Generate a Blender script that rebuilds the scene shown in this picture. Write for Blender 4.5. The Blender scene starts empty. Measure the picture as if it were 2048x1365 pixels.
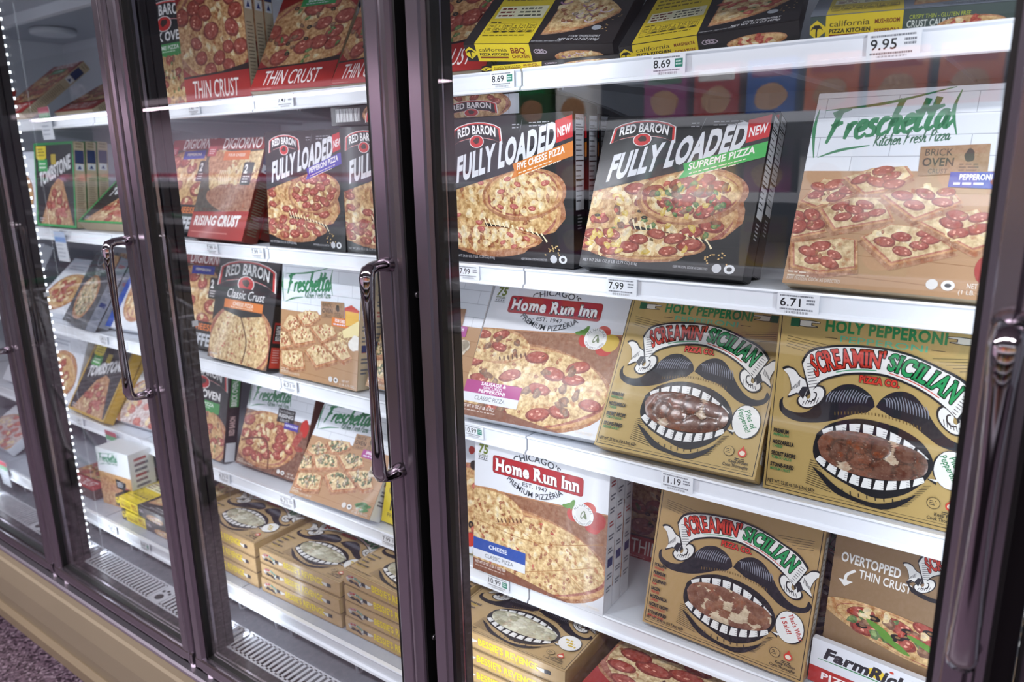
import bpy, bmesh, math, random
from mathutils import Vector, Matrix, Euler
PI = math.pi
D = bpy.data
C = bpy.context.scene.collection
SC = bpy.context.scene

# ------------------------------------------------------------------ camera, world, exposure, big lights
cam = D.cameras.new('camera')
cam.sensor_width = 36.0
cam.lens = 1483.6 / 2048 * 36.0
cam.clip_start = 0.02
cam.dof.use_dof = True
cam.dof.focus_distance = 1.25
cam.dof.aperture_fstop = 4.0
camo = D.objects.new('camera', cam)
C.objects.link(camo)
yaw, pitch, roll = math.radians(35.82), math.radians(13.8), math.radians(-1.048)
fwd = Vector((-math.sin(yaw) * math.cos(pitch), math.cos(yaw) * math.cos(pitch), -math.sin(pitch)))
rt = Vector((math.cos(yaw), math.sin(yaw), 0)); up = rt.cross(fwd)
rt2 = rt * math.cos(roll) + up * math.sin(roll); up2 = -rt * math.sin(roll) + up * math.cos(roll)
camo.matrix_world = Matrix(((rt2.x, up2.x, -fwd.x, 0), (rt2.y, up2.y, -fwd.y, -0.8), (rt2.z, up2.z, -fwd.z, 1.5), (0, 0, 0, 1)))
SC.camera = camo

W = D.worlds.new('world'); SC.world = W; W.use_nodes = True
W.node_tree.nodes['Background'].inputs[0].default_value = (0.55, 0.5, 0.62, 1)
W.node_tree.nodes['Background'].inputs[1].default_value = 0.05
SC.view_settings.view_transform = 'Standard'; SC.view_settings.look = 'None'
SC.view_settings.gamma = 1.0; SC.view_settings.exposure = 0.0
SC.view_settings.use_curve_mapping = False
SC.cycles.max_bounces = 8; SC.cycles.transparent_max_bounces = 24
SC.cycles.caustics_reflective = False; SC.cycles.caustics_refractive = False
SC.cycles.sample_clamp_indirect = 4.0

def area(name, loc, rot, sx, sy, power, col):
    l = D.lights.new(name, 'AREA'); l.shape = 'RECTANGLE'; l.size = sx; l.size_y = sy
    l.energy = power; l.color = col
    o = D.objects.new(name, l); C.objects.link(o); o.location = loc; o.rotation_euler = rot
    return o
JAMB = [-2.955, -2.215, -1.500, -0.740, 0.030]          # right rear corner of each mullion
GAP = [-3.030, -2.262, -1.540, -0.771, 0.020]           # right edge of each door leaf
COOL = (0.86, 0.92, 1.0)
for k, jx in enumerate(JAMB):                            # light strips of the cabinet, both sides of every mullion
    for s in (-1, 1):
        x = jx - 0.034 + s * 0.030
        area('strip_light', (x, 0.118, 1.13), Euler((PI / 2, 0, -s * 0.62), 'XYZ'), 0.016, 1.56, 1.75, COOL)
for x in (-5.2, -3.6, -2.0, -0.4, 1.2):                    # the aisle's ceiling luminaires
    area('ceiling_light_lamp', (x, -1.75, 3.17), (0, 0, 0), 1.15, 0.28, 40, (1.0, 0.95, 0.98))

area('cooler_fill_light', (-5.05, -2.30, 1.905), Euler((0, 0, 0)), 4.8, 0.10, 34, (1.0, 0.78, 0.90))  # fill light added under the canopy to strengthen the mirrored trays
area('shelving_fill_light', (0.1, -2.16, 2.12), Euler((-0.25, 0, 0)), 4.8, 0.10, 30, (0.92, 0.95, 1.0))  # fill light added above the shelving so its mirror image reads brighter

# ------------------------------------------------------------------ helpers
def lin(h):
    h = h.lstrip('#'); v = [int(h[i:i + 2], 16) / 255 for i in (0, 2, 4)]
    return tuple(c / 12.92 if c <= 0.04045 else ((c + 0.055) / 1.055) ** 2.4 for c in v)

def mat(name, col, rough=0.5, metal=0.0, spec=0.5, noise=0.0, nscale=30.0, emit=None, estr=0.0, coat=0.0, bump=0.0):
    m = D.materials.new(name); m.use_nodes = True; nt = m.node_tree; b = nt.nodes['Principled BSDF']
    c = lin(col) if isinstance(col, str) else col
    b.inputs['Roughness'].default_value = rough; b.inputs['Metallic'].default_value = metal
    b.inputs['Specular IOR Level'].default_value = spec; b.inputs['Coat Weight'].default_value = coat
    tc = nt.nodes.new('ShaderNodeTexCoord'); n = nt.nodes.new('ShaderNodeTexNoise')
    n.inputs['Scale'].default_value = nscale; n.inputs['Detail'].default_value = 4
    nt.links.new(tc.outputs['Object'], n.inputs['Vector'])
    r = nt.nodes.new('ShaderNodeMix'); r.data_type = 'RGBA'
    r.inputs['A'].default_value = (*[max(0, x * (1 - noise)) for x in c], 1)
    r.inputs['B'].default_value = (*[min(1, x * (1 + noise)) for x in c], 1)
    nt.links.new(n.outputs['Fac'], r.inputs['Factor']); nt.links.new(r.outputs['Result'], b.inputs['Base Color'])
    if bump:
        bp = nt.nodes.new('ShaderNodeBump'); bp.inputs['Strength'].default_value = bump; bp.inputs['Distance'].default_value = 0.002
        nt.links.new(n.outputs['Fac'], bp.inputs['Height']); nt.links.new(bp.outputs['Normal'], b.inputs['Normal'])
    if emit:
        b.inputs['Emission Color'].default_value = (*(lin(emit) if isinstance(emit, str) else emit), 1)
        b.inputs['Emission Strength'].default_value = estr
    return m

M = {}
M['frame'] = mat('anodised_frame', '#a198a3', 0.22, 0.92, noise=0.05, nscale=8)
M['chrome'] = mat('chrome', '#b9b2b8', 0.07, 1.0)
M['rubber'] = mat('black_rubber', '#0b0a0d', 0.5)
M['mull'] = mat('mullion_dark', '#1a161c', 0.42, 0.1, noise=0.15, nscale=12)
M['white'] = mat('white_enamel', '#d9dde4', 0.4, noise=0.04, nscale=6)
M['grey'] = mat('grey_enamel', '#a9aeb8', 0.4, noise=0.06, nscale=9)
M['rail'] = mat('white_price_channel', '#eef1f7', 0.25, spec=0.6, noise=0.02, nscale=20)
M['clear'] = mat('channel_lip', '#f4f6fb', 0.12, spec=0.8)
M['wire'] = mat('galvanised_wire', '#d3d5dc', 0.35, 0.2)
M['dark'] = mat('dark_deck', '#17151a', 0.45, noise=0.2)
M['steel'] = mat('deck_steel', '#85868f', 0.4, 0.0, noise=0.12, nscale=15)
M['sill'] = mat('sill_dark', '#2b272f', 0.3, 0.4, noise=0.15)
M['tan'] = mat('tan_base', '#9f927a', 0.42, noise=0.07, nscale=3)
M['tand'] = mat('tan_trim', '#8c7c64', 0.42, noise=0.07, nscale=3)
M['led'] = mat('led', '#ffffff', 0.4, emit=(0.9, 0.95, 1.0), estr=3.0)
M['diff'] = mat('diffuser', '#ffffff', 0.4, emit=(1.0, 0.95, 0.98), estr=2.6)
M['metal_plain'] = mat('satin_metal', '#8f8c92', 0.35, 0.85)
M['satin'] = mat('satin_edge', '#c9c2cf', 0.32, 0.85)
M['grille'] = mat('grille_enamel', '#c3c4cc', 0.35, noise=0.05)

def print_material(name, rough, coat, bump, lt_=0.26):
    m = D.materials.new(name); m.use_nodes = True; nt = m.node_tree; L = nt.links.new; b = nt.nodes['Principled BSDF']
    at = nt.nodes.new('ShaderNodeAttribute'); at.attribute_name = 'Col'
    tc = nt.nodes.new('ShaderNodeTexCoord')
    def noise(s, d):
        n = nt.nodes.new('ShaderNodeTexNoise'); n.inputs['Scale'].default_value = s; n.inputs['Detail'].default_value = d
        n.inputs['Roughness'].default_value = 0.62
        L(tc.outputs['Object'], n.inputs['Vector']); return n
    def ramp(src, lo, hi):
        r = nt.nodes.new('ShaderNodeMapRange'); r.inputs['From Min'].default_value = lo; r.inputs['From Max'].default_value = hi
        L(src, r.inputs['Value']); return r.outputs['Result']
    def mix(f, a, bb, mode='MIX'):
        x = nt.nodes.new('ShaderNodeMix'); x.data_type = 'RGBA'; x.blend_type = mode
        for s, v in ((x.inputs['Factor'], f), (x.inputs['A'], a), (x.inputs['B'], bb)):
            if hasattr(v, 'links'): L(v, s)
            else: s.default_value = v
        return x.outputs['Result']
    n1, n2, n3 = noise(95, 6), noise(60, 3), noise(260, 4)
    dk = mix(1.0, at.outputs['Color'], (0.42, 0.31, 0.24, 1), 'MULTIPLY')
    lt = mix(lt_, at.outputs['Color'], (1.0, 0.90, 0.70, 1))
    v = mix(ramp(n1.outputs['Fac'], 0.34, 0.66), dk, lt)
    v = mix(ramp(n2.outputs['Fac'], 0.57, 0.68), v, mix(0.70, v, (0.36, 0.075, 0.012, 1)))
    v = mix(ramp(n3.outputs['Fac'], 0.60, 0.72), v, mix(0.42, v, (0.98, 0.88, 0.70, 1)))
    L(mix(at.outputs['Alpha'], at.outputs['Color'], v), b.inputs['Base Color'])
    b.inputs['Roughness'].default_value = rough; b.inputs['Coat Weight'].default_value = coat
    b.inputs['Coat Roughness'].default_value = 0.12; b.inputs['Specular IOR Level'].default_value = 0.4
    if bump:
        bp = nt.nodes.new('ShaderNodeBump'); bp.inputs['Strength'].default_value = bump; bp.inputs['Distance'].default_value = 0.004
        n4 = noise(14, 3); L(n4.outputs['Fac'], bp.inputs['Height']); L(bp.outputs['Normal'], b.inputs['Normal'])
        L(bp.outputs['Normal'], b.inputs['Coat Normal'])
    return m
M['print'] = print_material('printed_carton', 0.42, 0.22, 0.10)
M['film'] = print_material('film_wrapped_food', 0.3, 0.7, 0.35, 0.12)
M['tagp'] = print_material('printed_tag', 0.5, 0.0, 0.0)

def glass_material(name, r0, tint):
    m = D.materials.new(name); m.use_nodes = True; nt = m.node_tree; L = nt.links.new
    nt.nodes.remove(nt.nodes['Principled BSDF']); out = nt.nodes['Material Output']
    lw = nt.nodes.new('ShaderNodeLayerWeight'); lw.inputs['Blend'].default_value = 0.5
    p = nt.nodes.new('ShaderNodeMath'); p.operation = 'POWER'; p.inputs[1].default_value = 4.2; L(lw.outputs['Facing'], p.inputs[0])
    q = nt.nodes.new('ShaderNodeMath'); q.operation = 'MULTIPLY_ADD'; q.inputs[1].default_value = 1 - r0; q.inputs[2].default_value = r0
    L(p.outputs[0], q.inputs[0])
    t = nt.nodes.new('ShaderNodeBsdfTransparent'); t.inputs[0].default_value = tint
    g = nt.nodes.new('ShaderNodeBsdfGlossy'); g.inputs['Roughness'].default_value = 0.0
    mx = nt.nodes.new('ShaderNodeMixShader'); L(q.outputs[0], mx.inputs[0]); L(t.outputs[0], mx.inputs[1]); L(g.outputs[0], mx.inputs[2])
    L(mx.outputs[0], out.inputs['Surface']); return m
M['glass'] = glass_material('door_glass', 0.062, (0.97, 0.985, 0.99, 1))

# bmesh builders
def box(bm, x0, x1, y0, y1, z0, z1, mi=0):
    vs = [bm.verts.new(p) for p in ((x0, y0, z0), (x1, y0, z0), (x1, y1, z0), (x0, y1, z0), (x0, y0, z1), (x1, y0, z1), (x1, y1, z1), (x0, y1, z1))]
    for f in ((0, 3, 2, 1), (4, 5, 6, 7), (0, 1, 5, 4), (1, 2, 6, 5), (2, 3, 7, 6), (3, 0, 4, 7)):
        bm.faces.new([vs[i] for i in f]).material_index = mi
    return vs
def prism_x(bm, prof, x0, x1, mi=0):                      # profile of (y, z), counter-clockwise seen from +x
    a = [bm.verts.new((x0, y, z)) for y, z in prof]; b = [bm.verts.new((x1, y, z)) for y, z in prof]
    n = len(prof)
    for i in range(n):
        bm.faces.new((a[i], a[(i + 1) % n], b[(i + 1) % n], b[i])).material_index = mi
    bm.faces.new(a[::-1]).material_index = mi; bm.faces.new(b).material_index = mi
def prism_z(bm, prof, z0, z1, mi=0):
    a = [bm.verts.new((x, y, z0)) for x, y in prof]; b = [bm.verts.new((x, y, z1)) for x, y in prof]
    n = len(prof)
    for i in range(n):
        bm.faces.new((a[i], a[(i + 1) % n], b[(i + 1) % n], b[i])).material_index = mi
    bm.faces.new(a[::-1]).material_index = mi; bm.faces.new(b).material_index = mi
def tube(bm, pts, rads, seg=10, flat=1.0, mi=0):
    pts = [Vector(p) for p in pts]; rings = []; ref = Vector((1, 0, 0))
    for i, p in enumerate(pts):
        t = (pts[min(i + 1, len(pts) - 1)] - pts[max(i - 1, 0)]).normalized()
        a = ref - t * ref.dot(t)
        if a.length < 1e-4: a = Vector((0, 1, 0)) - t * t.y
        a.normalize(); b = t.cross(a); r = rads[i] if isinstance(rads, (list, tuple)) else rads
        rings.append([bm.verts.new(p + a * math.cos(2 * PI * k / seg) * r + b * math.sin(2 * PI * k / seg) * r * flat) for k in range(seg)])
    for r0, r1 in zip(rings, rings[1:]):
        for k in range(seg):
            f = bm.faces.new((r0[k], r0[(k + 1) % seg], r1[(k + 1) % seg], r1[k])); f.material_index = mi; f.smooth = True
    bm.faces.new(rings[0][::-1]).material_index = mi; bm.faces.new(rings[-1]).material_index = mi
def obj(name, bm, mats, parent=None, bevel=0.0):
    me = D.meshes.new(name); bmesh.ops.recalc_face_normals(bm, faces=bm.faces[:]); bm.to_mesh(me); bm.free()
    for m in (mats if isinstance(mats, (list, tuple)) else [mats]): me.materials.append(m)
    o = D.objects.new(name, me); C.objects.link(o)
    if parent: o.parent = parent
    if bevel:
        b = o.modifiers.new('edge', 'BEVEL'); b.width = bevel; b.segments = 2; b.limit_method = 'ANGLE'
    return o
def tag(o, label, cat, group=None):
    o['label'] = label; o['category'] = cat
    if group: o['group'] = group
    return o
def thing(name, label, cat, loc=(0, 0, 0), rot=(0, 0, 0), group=None):
    o = D.objects.new(name, None); o.empty_display_size = 0.05; C.objects.link(o); o.location = loc; o.rotation_euler = rot
    return tag(o, label, cat, group)
def dup(root, label=None):
    r = root.copy(); C.objects.link(r)
    if label: r['label'] = label
    for ch in list(root.children):
        c = ch.copy(); C.objects.link(c); c.parent = r
        for g in list(ch.children):
            d = g.copy(); C.objects.link(d); d.parent = c
    return r
def struct(name, bm, m):
    o = obj(name, bm, m); o['kind'] = 'structure'; return o

# ------------------------------------------------------------------ printed artwork: flat inked shapes, u right, v down, unit = panel width
GC = {}
def glyphs(s, bold=0.0):
    k = (s, bold)
    if k not in GC:
        cu = D.curves.new('t', 'FONT'); cu.body = s; cu.size = 1; cu.offset = bold; cu.space_character = 1 + 1.7 * bold; cu.resolution_u = 3; cu.fill_mode = 'FRONT'
        o = D.objects.new('t', cu); C.objects.link(o)
        me = o.evaluated_get(bpy.context.evaluated_depsgraph_get()).to_mesh()
        GC[k] = ([(v.co.x, v.co.y) for v in me.vertices], [tuple(p.vertices) for p in me.polygons])
        D.objects.remove(o); D.curves.remove(cu)
    return GC[k]
CAPH = max(y for x, y in glyphs('H')[0])
SERIF = {'S': [(.10, .74, 't'), (.9, .26, 'b')], 'C': [(.92, .72, 't')], 'R': [(.10, 0, 'b'), (.06, 1, 't'), (.96, 0, 'b')], 'E': [(.08, 0, 'b'), (.08, 1, 't')],
         'A': [(.06, 0, 'b'), (.94, 0, 'b')], 'M': [(.10, 0, 'b'), (.90, 0, 'b'), (.06, 1, 't'), (.94, 1, 't')], 'I': [(.5, 0, 'b'), (.5, 1, 't')],
         'N': [(.10, 0, 'b'), (.06, 1, 't'), (.90, 1, 't')], 'L': [(.12, 0, 'b'), (.12, 1, 't')], 'H': [(.1, 0, 'b'), (.1, 1, 't'), (.9, 0, 'b'), (.9, 1, 't')],
         'n': [(.1, 0, 'b'), (.05, 1, 't'), (.88, 0, 'b')], 'm': [(.06, 0, 'b'), (.02, 1, 't'), (.5, 0, 'b'), (.94, 0, 'b')], 'u': [(.08, 1, 't'), (.82, 1, 't'), (.95, 0, 'b')],
         'D': [(.06, 0, 'b'), (.06, 1, 't')], 'G': [(.9, .44, 'b')], 'O': [], 'o': [], 'e': [], 'B': [(.06, 0, 'b'), (.06, 1, 't')], 'P': [(.1, 0, 'b'), (.06, 1, 't')]}
def slab_glyphs(s, bold=0.035, sw=.17, sh=.12):
    V, P, x = [], [], 0.0
    for c in s:
        if c == ' ': x += 0.30; continue
        v, p = glyphs(c, bold); x0 = min(a for a, b in v); x1 = max(a for a, b in v); y1 = max(b for a, b in v)
        if c == "'": y1 = CAPH
        o = len(V); V += [(a - x0 + x, b) for a, b in v]; P += [tuple(i + o for i in q) for q in p]; w = x1 - x0
        for fx, fy, t in SERIF.get(c, []):
            cx = x + fx * w; h = CAPH * sh; hw = CAPH * sw * (0.8 if c in 'nmu' else 1)
            yb = fy * y1 if t == 'b' else fy * y1 - h
            if fy == 0: yb = -bold
            o = len(V); V += [(cx - hw, yb), (cx + hw, yb), (cx + hw, yb + h), (cx - hw, yb + h)]; P.append((o, o + 1, o + 2, o + 3))
        x += w + 0.10
    return V, P
# brush letters: strokes of (x, y), baseline 0, capital height 1
BR = {'F': (.62, [[(.05, .86), (.3, .95), (.62, 1.0)], [(.28, .95), (.2, .5), (.06, -.08)], [(.1, .46), (.3, .54), (.46, .56)]]),
      'K': (.55, [[(.2, .98), (.12, .5), (.04, 0)], [(.52, .95), (.3, .6), (.13, .45)], [(.16, .48), (.32, .2), (.52, 0)]]),
      'P': (.5, [[(.2, .95), (.12, .5), (.05, 0)], [(.1, .9), (.36, 1.0), (.5, .8), (.36, .55), (.14, .48)]]),
      'C': (.52, [[(.55, .85), (.36, 1.0), (.12, .72), (.08, .25), (.26, 0), (.48, .12)]]),
      'r': (.32, [[(.1, .5), (.07, .25), (.03, 0)], [(.08, .3), (.18, .48), (.34, .5)]]),
      'e': (.38, [[(.07, .24), (.3, .32), (.3, .48), (.16, .5), (.05, .28), (.1, .04), (.24, 0), (.38, .12)]]),
      's': (.34, [[(.32, .48), (.16, .5), (.1, .36), (.26, .22), (.24, .04), (.02, .02)]]),
      'c': (.34, [[(.32, .44), (.2, .52), (.06, .32), (.07, .08), (.2, 0), (.34, .12)]]),
      'h': (.44, [[(.26, 1.08), (.14, .6), (.03, 0)], [(.08, .26), (.24, .5), (.32, .4), (.28, .1), (.36, 0), (.44, .1)]]),
      't': (.32, [[(.24, .98), (.14, .5), (.08, .12), (.16, 0), (.3, .1)], [(-.04, .56), (.18, .63), (.46, .70)]]),
      'a': (.44, [[(.32, .46), (.18, .5), (.05, .28), (.1, .02), (.24, .14), (.34, .48)], [(.34, .48), (.3, .14), (.36, 0), (.52, .2)]]),
      'i': (.2, [[(.1, .5), (.06, .15), (.1, 0), (.2, .1)], [(.13, .68), (.15, .74)]]),
      'n': (.42, [[(.1, .5), (.07, .25), (.03, 0)], [(.07, .3), (.22, .5), (.3, .42), (.26, .1), (.34, 0), (.42, .1)]]),
      'z': (.36, [[(.06, .46), (.34, .5), (.02, .02), (.34, .06)]]),
      'l': (.2, [[(.2, 1.0), (.1, .5), (.06, .1), (.12, 0), (.22, .1)]]),
      'u': (.42, [[(.08, .5), (.05, .12), (.14, 0), (.28, .2), (.33, .5)], [(.33, .5), (.28, .12), (.34, 0), (.44, .1)]]), ' ': (.26, [])}
def catmull(pts, n=5):
    out = []
    for i in range(len(pts) - 1):
        p0 = pts[max(i - 1, 0)]; p1 = pts[i]; p2 = pts[i + 1]; p3 = pts[min(i + 2, len(pts) - 1)]
        for k in range(n):
            t = k / n
            out.append(tuple(0.5 * (2 * p1[j] + (p2[j] - p0[j]) * t + (2 * p0[j] - 5 * p1[j] + 4 * p2[j] - p3[j]) * t * t + (3 * p1[j] - p0[j] - 3 * p2[j] + p3[j]) * t ** 3) for j in (0, 1)))
    out.append(tuple(pts[-1][:2])); return out
def ribbon(pts, w0, w1=None, w2=None):
    w1 = w0 if w1 is None else w1; w2 = w1 if w2 is None else w2
    n = len(pts); a, b = [], []
    for i, (x, y) in enumerate(pts):
        x0, y0 = pts[max(i - 1, 0)]; x1, y1 = pts[min(i + 1, n - 1)]; dx, dy = x1 - x0, y1 - y0; l = math.hypot(dx, dy) or 1
        t = i / max(n - 1, 1); w = (w0 + (w1 - w0) * t * 2 if t < .5 else w1 + (w2 - w1) * (t * 2 - 1)) / 2
        a.append((x - dy / l * w, y + dx / l * w)); b.append((x + dy / l * w, y - dx / l * w))
    return a, b

class Art:
    STEP = 8e-6
    def __init__(s, h=1.0, bg='#111111', al=0.0, seed=1):
        s.h = h; s.bg = bg; s.bal = al; s.L = []; s.z = 1; s.r = random.Random(seed)
    def up(s): s.z += 1
    def raw(s, pts, col, al=0.0, z=None):
        x0, y0, x1, y1 = 0.0, 0.0, 1.0, s.h
        if any(u < x0 or u > x1 or v < y0 or v > y1 for u, v in pts):
            for ax, lim, sg in ((0, x0, 1), (0, x1, -1), (1, y0, 1), (1, y1, -1)):
                o = []; n = len(pts)
                for i in range(n):
                    p, q = pts[i], pts[(i + 1) % n]; a, b = (p[ax] - lim) * sg, (q[ax] - lim) * sg
                    if a >= 0: o.append(p)
                    if (a < 0) != (b < 0):
                        t = a / (a - b); o.append((p[0] + (q[0] - p[0]) * t, p[1] + (q[1] - p[1]) * t))
                pts = o
                if len(pts) < 3: return
        s.L.append((pts, lin(col) if isinstance(col, str) else col, al, s.z if z is None else z))
    def poly(s, pts, col, al=0.0): s.up(); s.raw(pts, col, al)
    def rect(s, x0, y0, x1, y1, col, al=0.0, sk=0.0, ky=0.0):
        s.poly([(x0 + sk, y0), (x1 + sk, y0 + ky), (x1, y1 + ky), (x0, y1)], col, al)
    def rrect(s, x0, y0, x1, y1, r, col, al=0.0):
        p = []
        for cx, cy, a in ((x1 - r, y0 + r, -90), (x1 - r, y1 - r, 0), (x0 + r, y1 - r, 90), (x0 + r, y0 + r, 180)):
            p += [(cx + r * math.cos(math.radians(a + t)), cy + r * math.sin(math.radians(a + t))) for t in (0, 30, 60, 90)]
        s.poly(p, col, al)
    def bp(s, cx, cy, rx, ry, jit=0.0, n=20, rot=0.0):
        ph = [s.r.uniform(0, 6.28) for _ in range(3)]; p = []
        for k in range(n):
            a = 2 * PI * k / n; q = 1 + jit * (math.sin(2 * a + ph[0]) * .5 + math.sin(3 * a + ph[1]) * .35 + math.sin(5 * a + ph[2]) * .3)
            x, y = rx * q * math.cos(a), ry * q * math.sin(a)
            p.append((cx + x * math.cos(rot) - y * math.sin(rot), cy + x * math.sin(rot) + y * math.cos(rot)))
        return p
    def ell(s, cx, cy, rx, ry, col, al=0.0, jit=0.0, n=22, rot=0.0): s.poly(s.bp(cx, cy, rx, ry, jit, n, rot), col, al)
    def blob(s, cx, cy, rx, ry, col, al=0.0, jit=.2, n=12, rot=0.0, z=0): s.raw(s.bp(cx, cy, rx, ry, jit, n, rot), col, al, s.z + z)
    def line(s, pts, w, col, w1=None, w2=None, smooth=True, up=True):
        if up: s.up()
        q = catmull(pts) if smooth and len(pts) > 2 else pts
        a, b = ribbon(q, w, w1, w2)
        for i in range(len(q) - 1): s.raw([a[i], a[i + 1], b[i + 1], b[i]], col)
    def put(s, g, x, y, h, w, col, sh, ky, rot, al, warp, sp=1.0):
        V, P = g
        if not V: return
        x0 = min(v[0] for v in V); x1 = max(v[0] for v in V); sy = h / CAPH; sx = (w / (x1 - x0)) if w else sy * sp
        tw = (x1 - x0) * sx; ox = {'l': 0, 'c': -tw / 2, 'r': -tw}[al]; Q = []
        cr, sr = math.cos(rot), math.sin(rot)
        for a, b in V:
            px = (a - x0) * sx + ox; py = b * sy
            if warp: Q.append(warp((px - ox) / tw, py / h)); continue
            px2 = px + sh * py; py2 = py + ky * px
            Q.append((x + px2 * cr - py2 * sr, y - (px2 * sr + py2 * cr)))
        for p in P: s.raw([Q[i] for i in p], col)
    def text(s, t, x, y, h, col, w=None, bold=0.0, sh=0.0, ky=0.0, rot=0.0, al='l', out=None, warp=None, slab=False, sp=1.0, ow=0.045):
        f = (lambda b: slab_glyphs(t, b)) if slab else (lambda b: glyphs(t, b))
        if out:
            s.up(); s.up()
            g = f(bold); tw = None
            V = g[0]; x0 = min(v[0] for v in V); x1 = max(v[0] for v in V); W0 = w or (x1 - x0) * h / CAPH * sp
            k = CAPH * ow * W0 / (x1 - x0) / h * 1.0
            for dx, dy in ((-1, 0), (1, 0), (0, -1), (0, 1), (-.7, -.7), (.7, .7), (-.7, .7), (.7, -.7)):
                V2 = [(a + dx * ow * (h / CAPH) / (W0 / (x1 - x0)) * 1.0, b + dy * ow) for a, b in V]
                if warp:
                    Wd = x1 - x0
                    s.put((V2, g[1]), x, y, h, w, out, sh, ky, rot, al, (lambda q, dxx=dx: lambda p, r: q(p + dxx * ow * (h / CAPH) / W0, r))(warp))
                else:
                    s.put((V2, g[1]), x + dx * ow * h / CAPH, y, h, w, out, sh, ky, rot, al, None, sp)
        s.up(); s.put(f(bold), x, y, h, w, col, sh, ky, rot, al, warp, sp)
    def brush(s, t, x, y, h, w, col, wt=0.12, rot=0.0, sh=0.0):
        s.up(); tw = sum(BR[c][0] for c in t); sx = w / tw; px = 0; cr, sr = math.cos(rot), math.sin(rot)
        for c in t:
            adv, st = BR[c]
            for stroke in st:
                q = catmull(stroke, 5); q = [((px + a) * sx + sh * b * h, b * h) for a, b in q]
                q = [(x + a * cr - b * sr, y - (a * sr + b * cr)) for a, b in q]
                a, b = ribbon(q, wt * h * 1.15, wt * h, wt * h * .55)
                for i in range(len(q) - 1): s.raw([a[i], a[i + 1], b[i + 1], b[i]], col)
            px += adv
    def lines(s, x, y, w, n, dy, th, col, sk=0.0, jag=0.25, ky=0.0):       # rows of unreadable small print
        s.up()
        for k in range(n):
            xx = x + sk * k; e = w * (1 - s.r.random() * jag); t = xx
            while t < xx + e:
                l = min(s.r.uniform(.014, .045), xx + e - t); yy = y + dy * k + ky * (t - x)
                s.raw([(t, yy), (t + l, yy + ky * l), (t + l, yy + th + ky * l), (t, yy + th)], col); t += l + .008
    # a pizza seen in perspective
    def pizza(s, cx, cy, rx, ry, top, crust='#ab642a', cheese='#dfae5e', sauce='#a33a1e', rim=.07, rot=0.0, n=40):
        s.ell(cx, cy, rx, ry, crust, .75, .03, n, rot); s.ell(cx, cy - ry * .015, rx * (1 - rim * .55), ry * (1 - rim * .6), '#d39a55', .8, .04, n, rot)
        s.ell(cx, cy - ry * .02, rx * (1 - rim), ry * (1 - rim), sauce, .8, .06, n, rot); s.ell(cx, cy - ry * .03, rx * (.985 - rim), ry * (.98 - rim), cheese, 1.0, .08, n, rot)
        s.tops([(cx, cy - ry * .03, rx * (.9 - rim), ry * (.9 - rim), rot)], top)
    def tops(s, areas, top):
        kinds = {'pep': ('#7d1f14', '#a3301f'), 'ham': ('#a8423a', '#c0605a'), 'sau': ('#6d3d22', '#8f5a35'), 'grn': ('#3c6a2a', '#6f9a3f'), 'red': ('#b02a1c', '#d3543a'),
                 'oni': ('#9a6a8e', '#d9c4cf'), 'olv': ('#1d1714', '#3d322c'), 'spin': ('#2f4a26', '#5a7440'), 'chs': ('#efd7a0', '#f4e6c0'), 'brn': ('#8f4718', '#b0642a'), 'yel': ('#d8b53a', '#ead27a'), 'mush': ('#8a7a66', '#cdbfa8')}
        for kd, n, sz in top:
            c0, c1 = kinds[kd]; s.z += 2; got = []
            for _ in range(n * 12):
                if len(got) >= n: break
                ar = s.r.choice(areas); a = s.r.uniform(0, 2 * PI); q = math.sqrt(s.r.random()); x, y = ar[2] * q * math.cos(a), ar[3] * q * math.sin(a)
                x, y = ar[0] + x * math.cos(ar[4]) - y * math.sin(ar[4]), ar[1] + x * math.sin(ar[4]) + y * math.cos(ar[4])
                asp = min(1.0, max(.45, ar[3] / ar[2]))
                if all(math.hypot(x - u, (y - v) / asp) > sz * 1.55 for u, v in got): got.append((x, y))
            for i, (x, y) in enumerate(got):
                asp = min(1.0, max(.5, ar[3] / ar[2])); k = s.r.uniform(.85, 1.15) * sz; zz = (i % 5) * .16; ro = s.r.uniform(-.4, .4)
                if kd in ('pep', 'ham'):
                    s.blob(x, y, k, k * asp, c0, .25, .07, 18, ro, zz); s.blob(x, y - k * .06, k * .84, k * .8 * asp, c1, .45, .1, 16, ro, zz + .05)
                    for _ in range(3): s.blob(x + s.r.uniform(-.5, .5) * k, y + s.r.uniform(-.5, .5) * k * asp, k * .13, k * .08, '#e9a58e', 0, .3, 7, ro, zz + .1)
                elif kd == 'oni':
                    a, b = ribbon([(x + k * math.cos(t * .5), y + k * asp * math.sin(t * .5)) for t in range(7)], k * .35)
                    for j in range(6): s.raw([a[j], a[j + 1], b[j + 1], b[j]], c0 if i % 2 else c1, .1, s.z + zz)
                elif kd == 'olv':
                    s.blob(x, y, k, k * asp, c0, 0, .05, 14, 0, zz); s.blob(x, y, k * .4, k * .4 * asp, '#8b6a45', 0, .05, 10, 0, zz + .05)
                else:
                    ro = s.r.uniform(0, 3); s.blob(x, y, k, k * .65, c0, .5, .35, 11, ro, zz); s.blob(x - k * .1, y - k * .12, k * .6, k * .36, c1, .7, .3, 9, ro, zz + .05)
            s.z += 1
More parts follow.
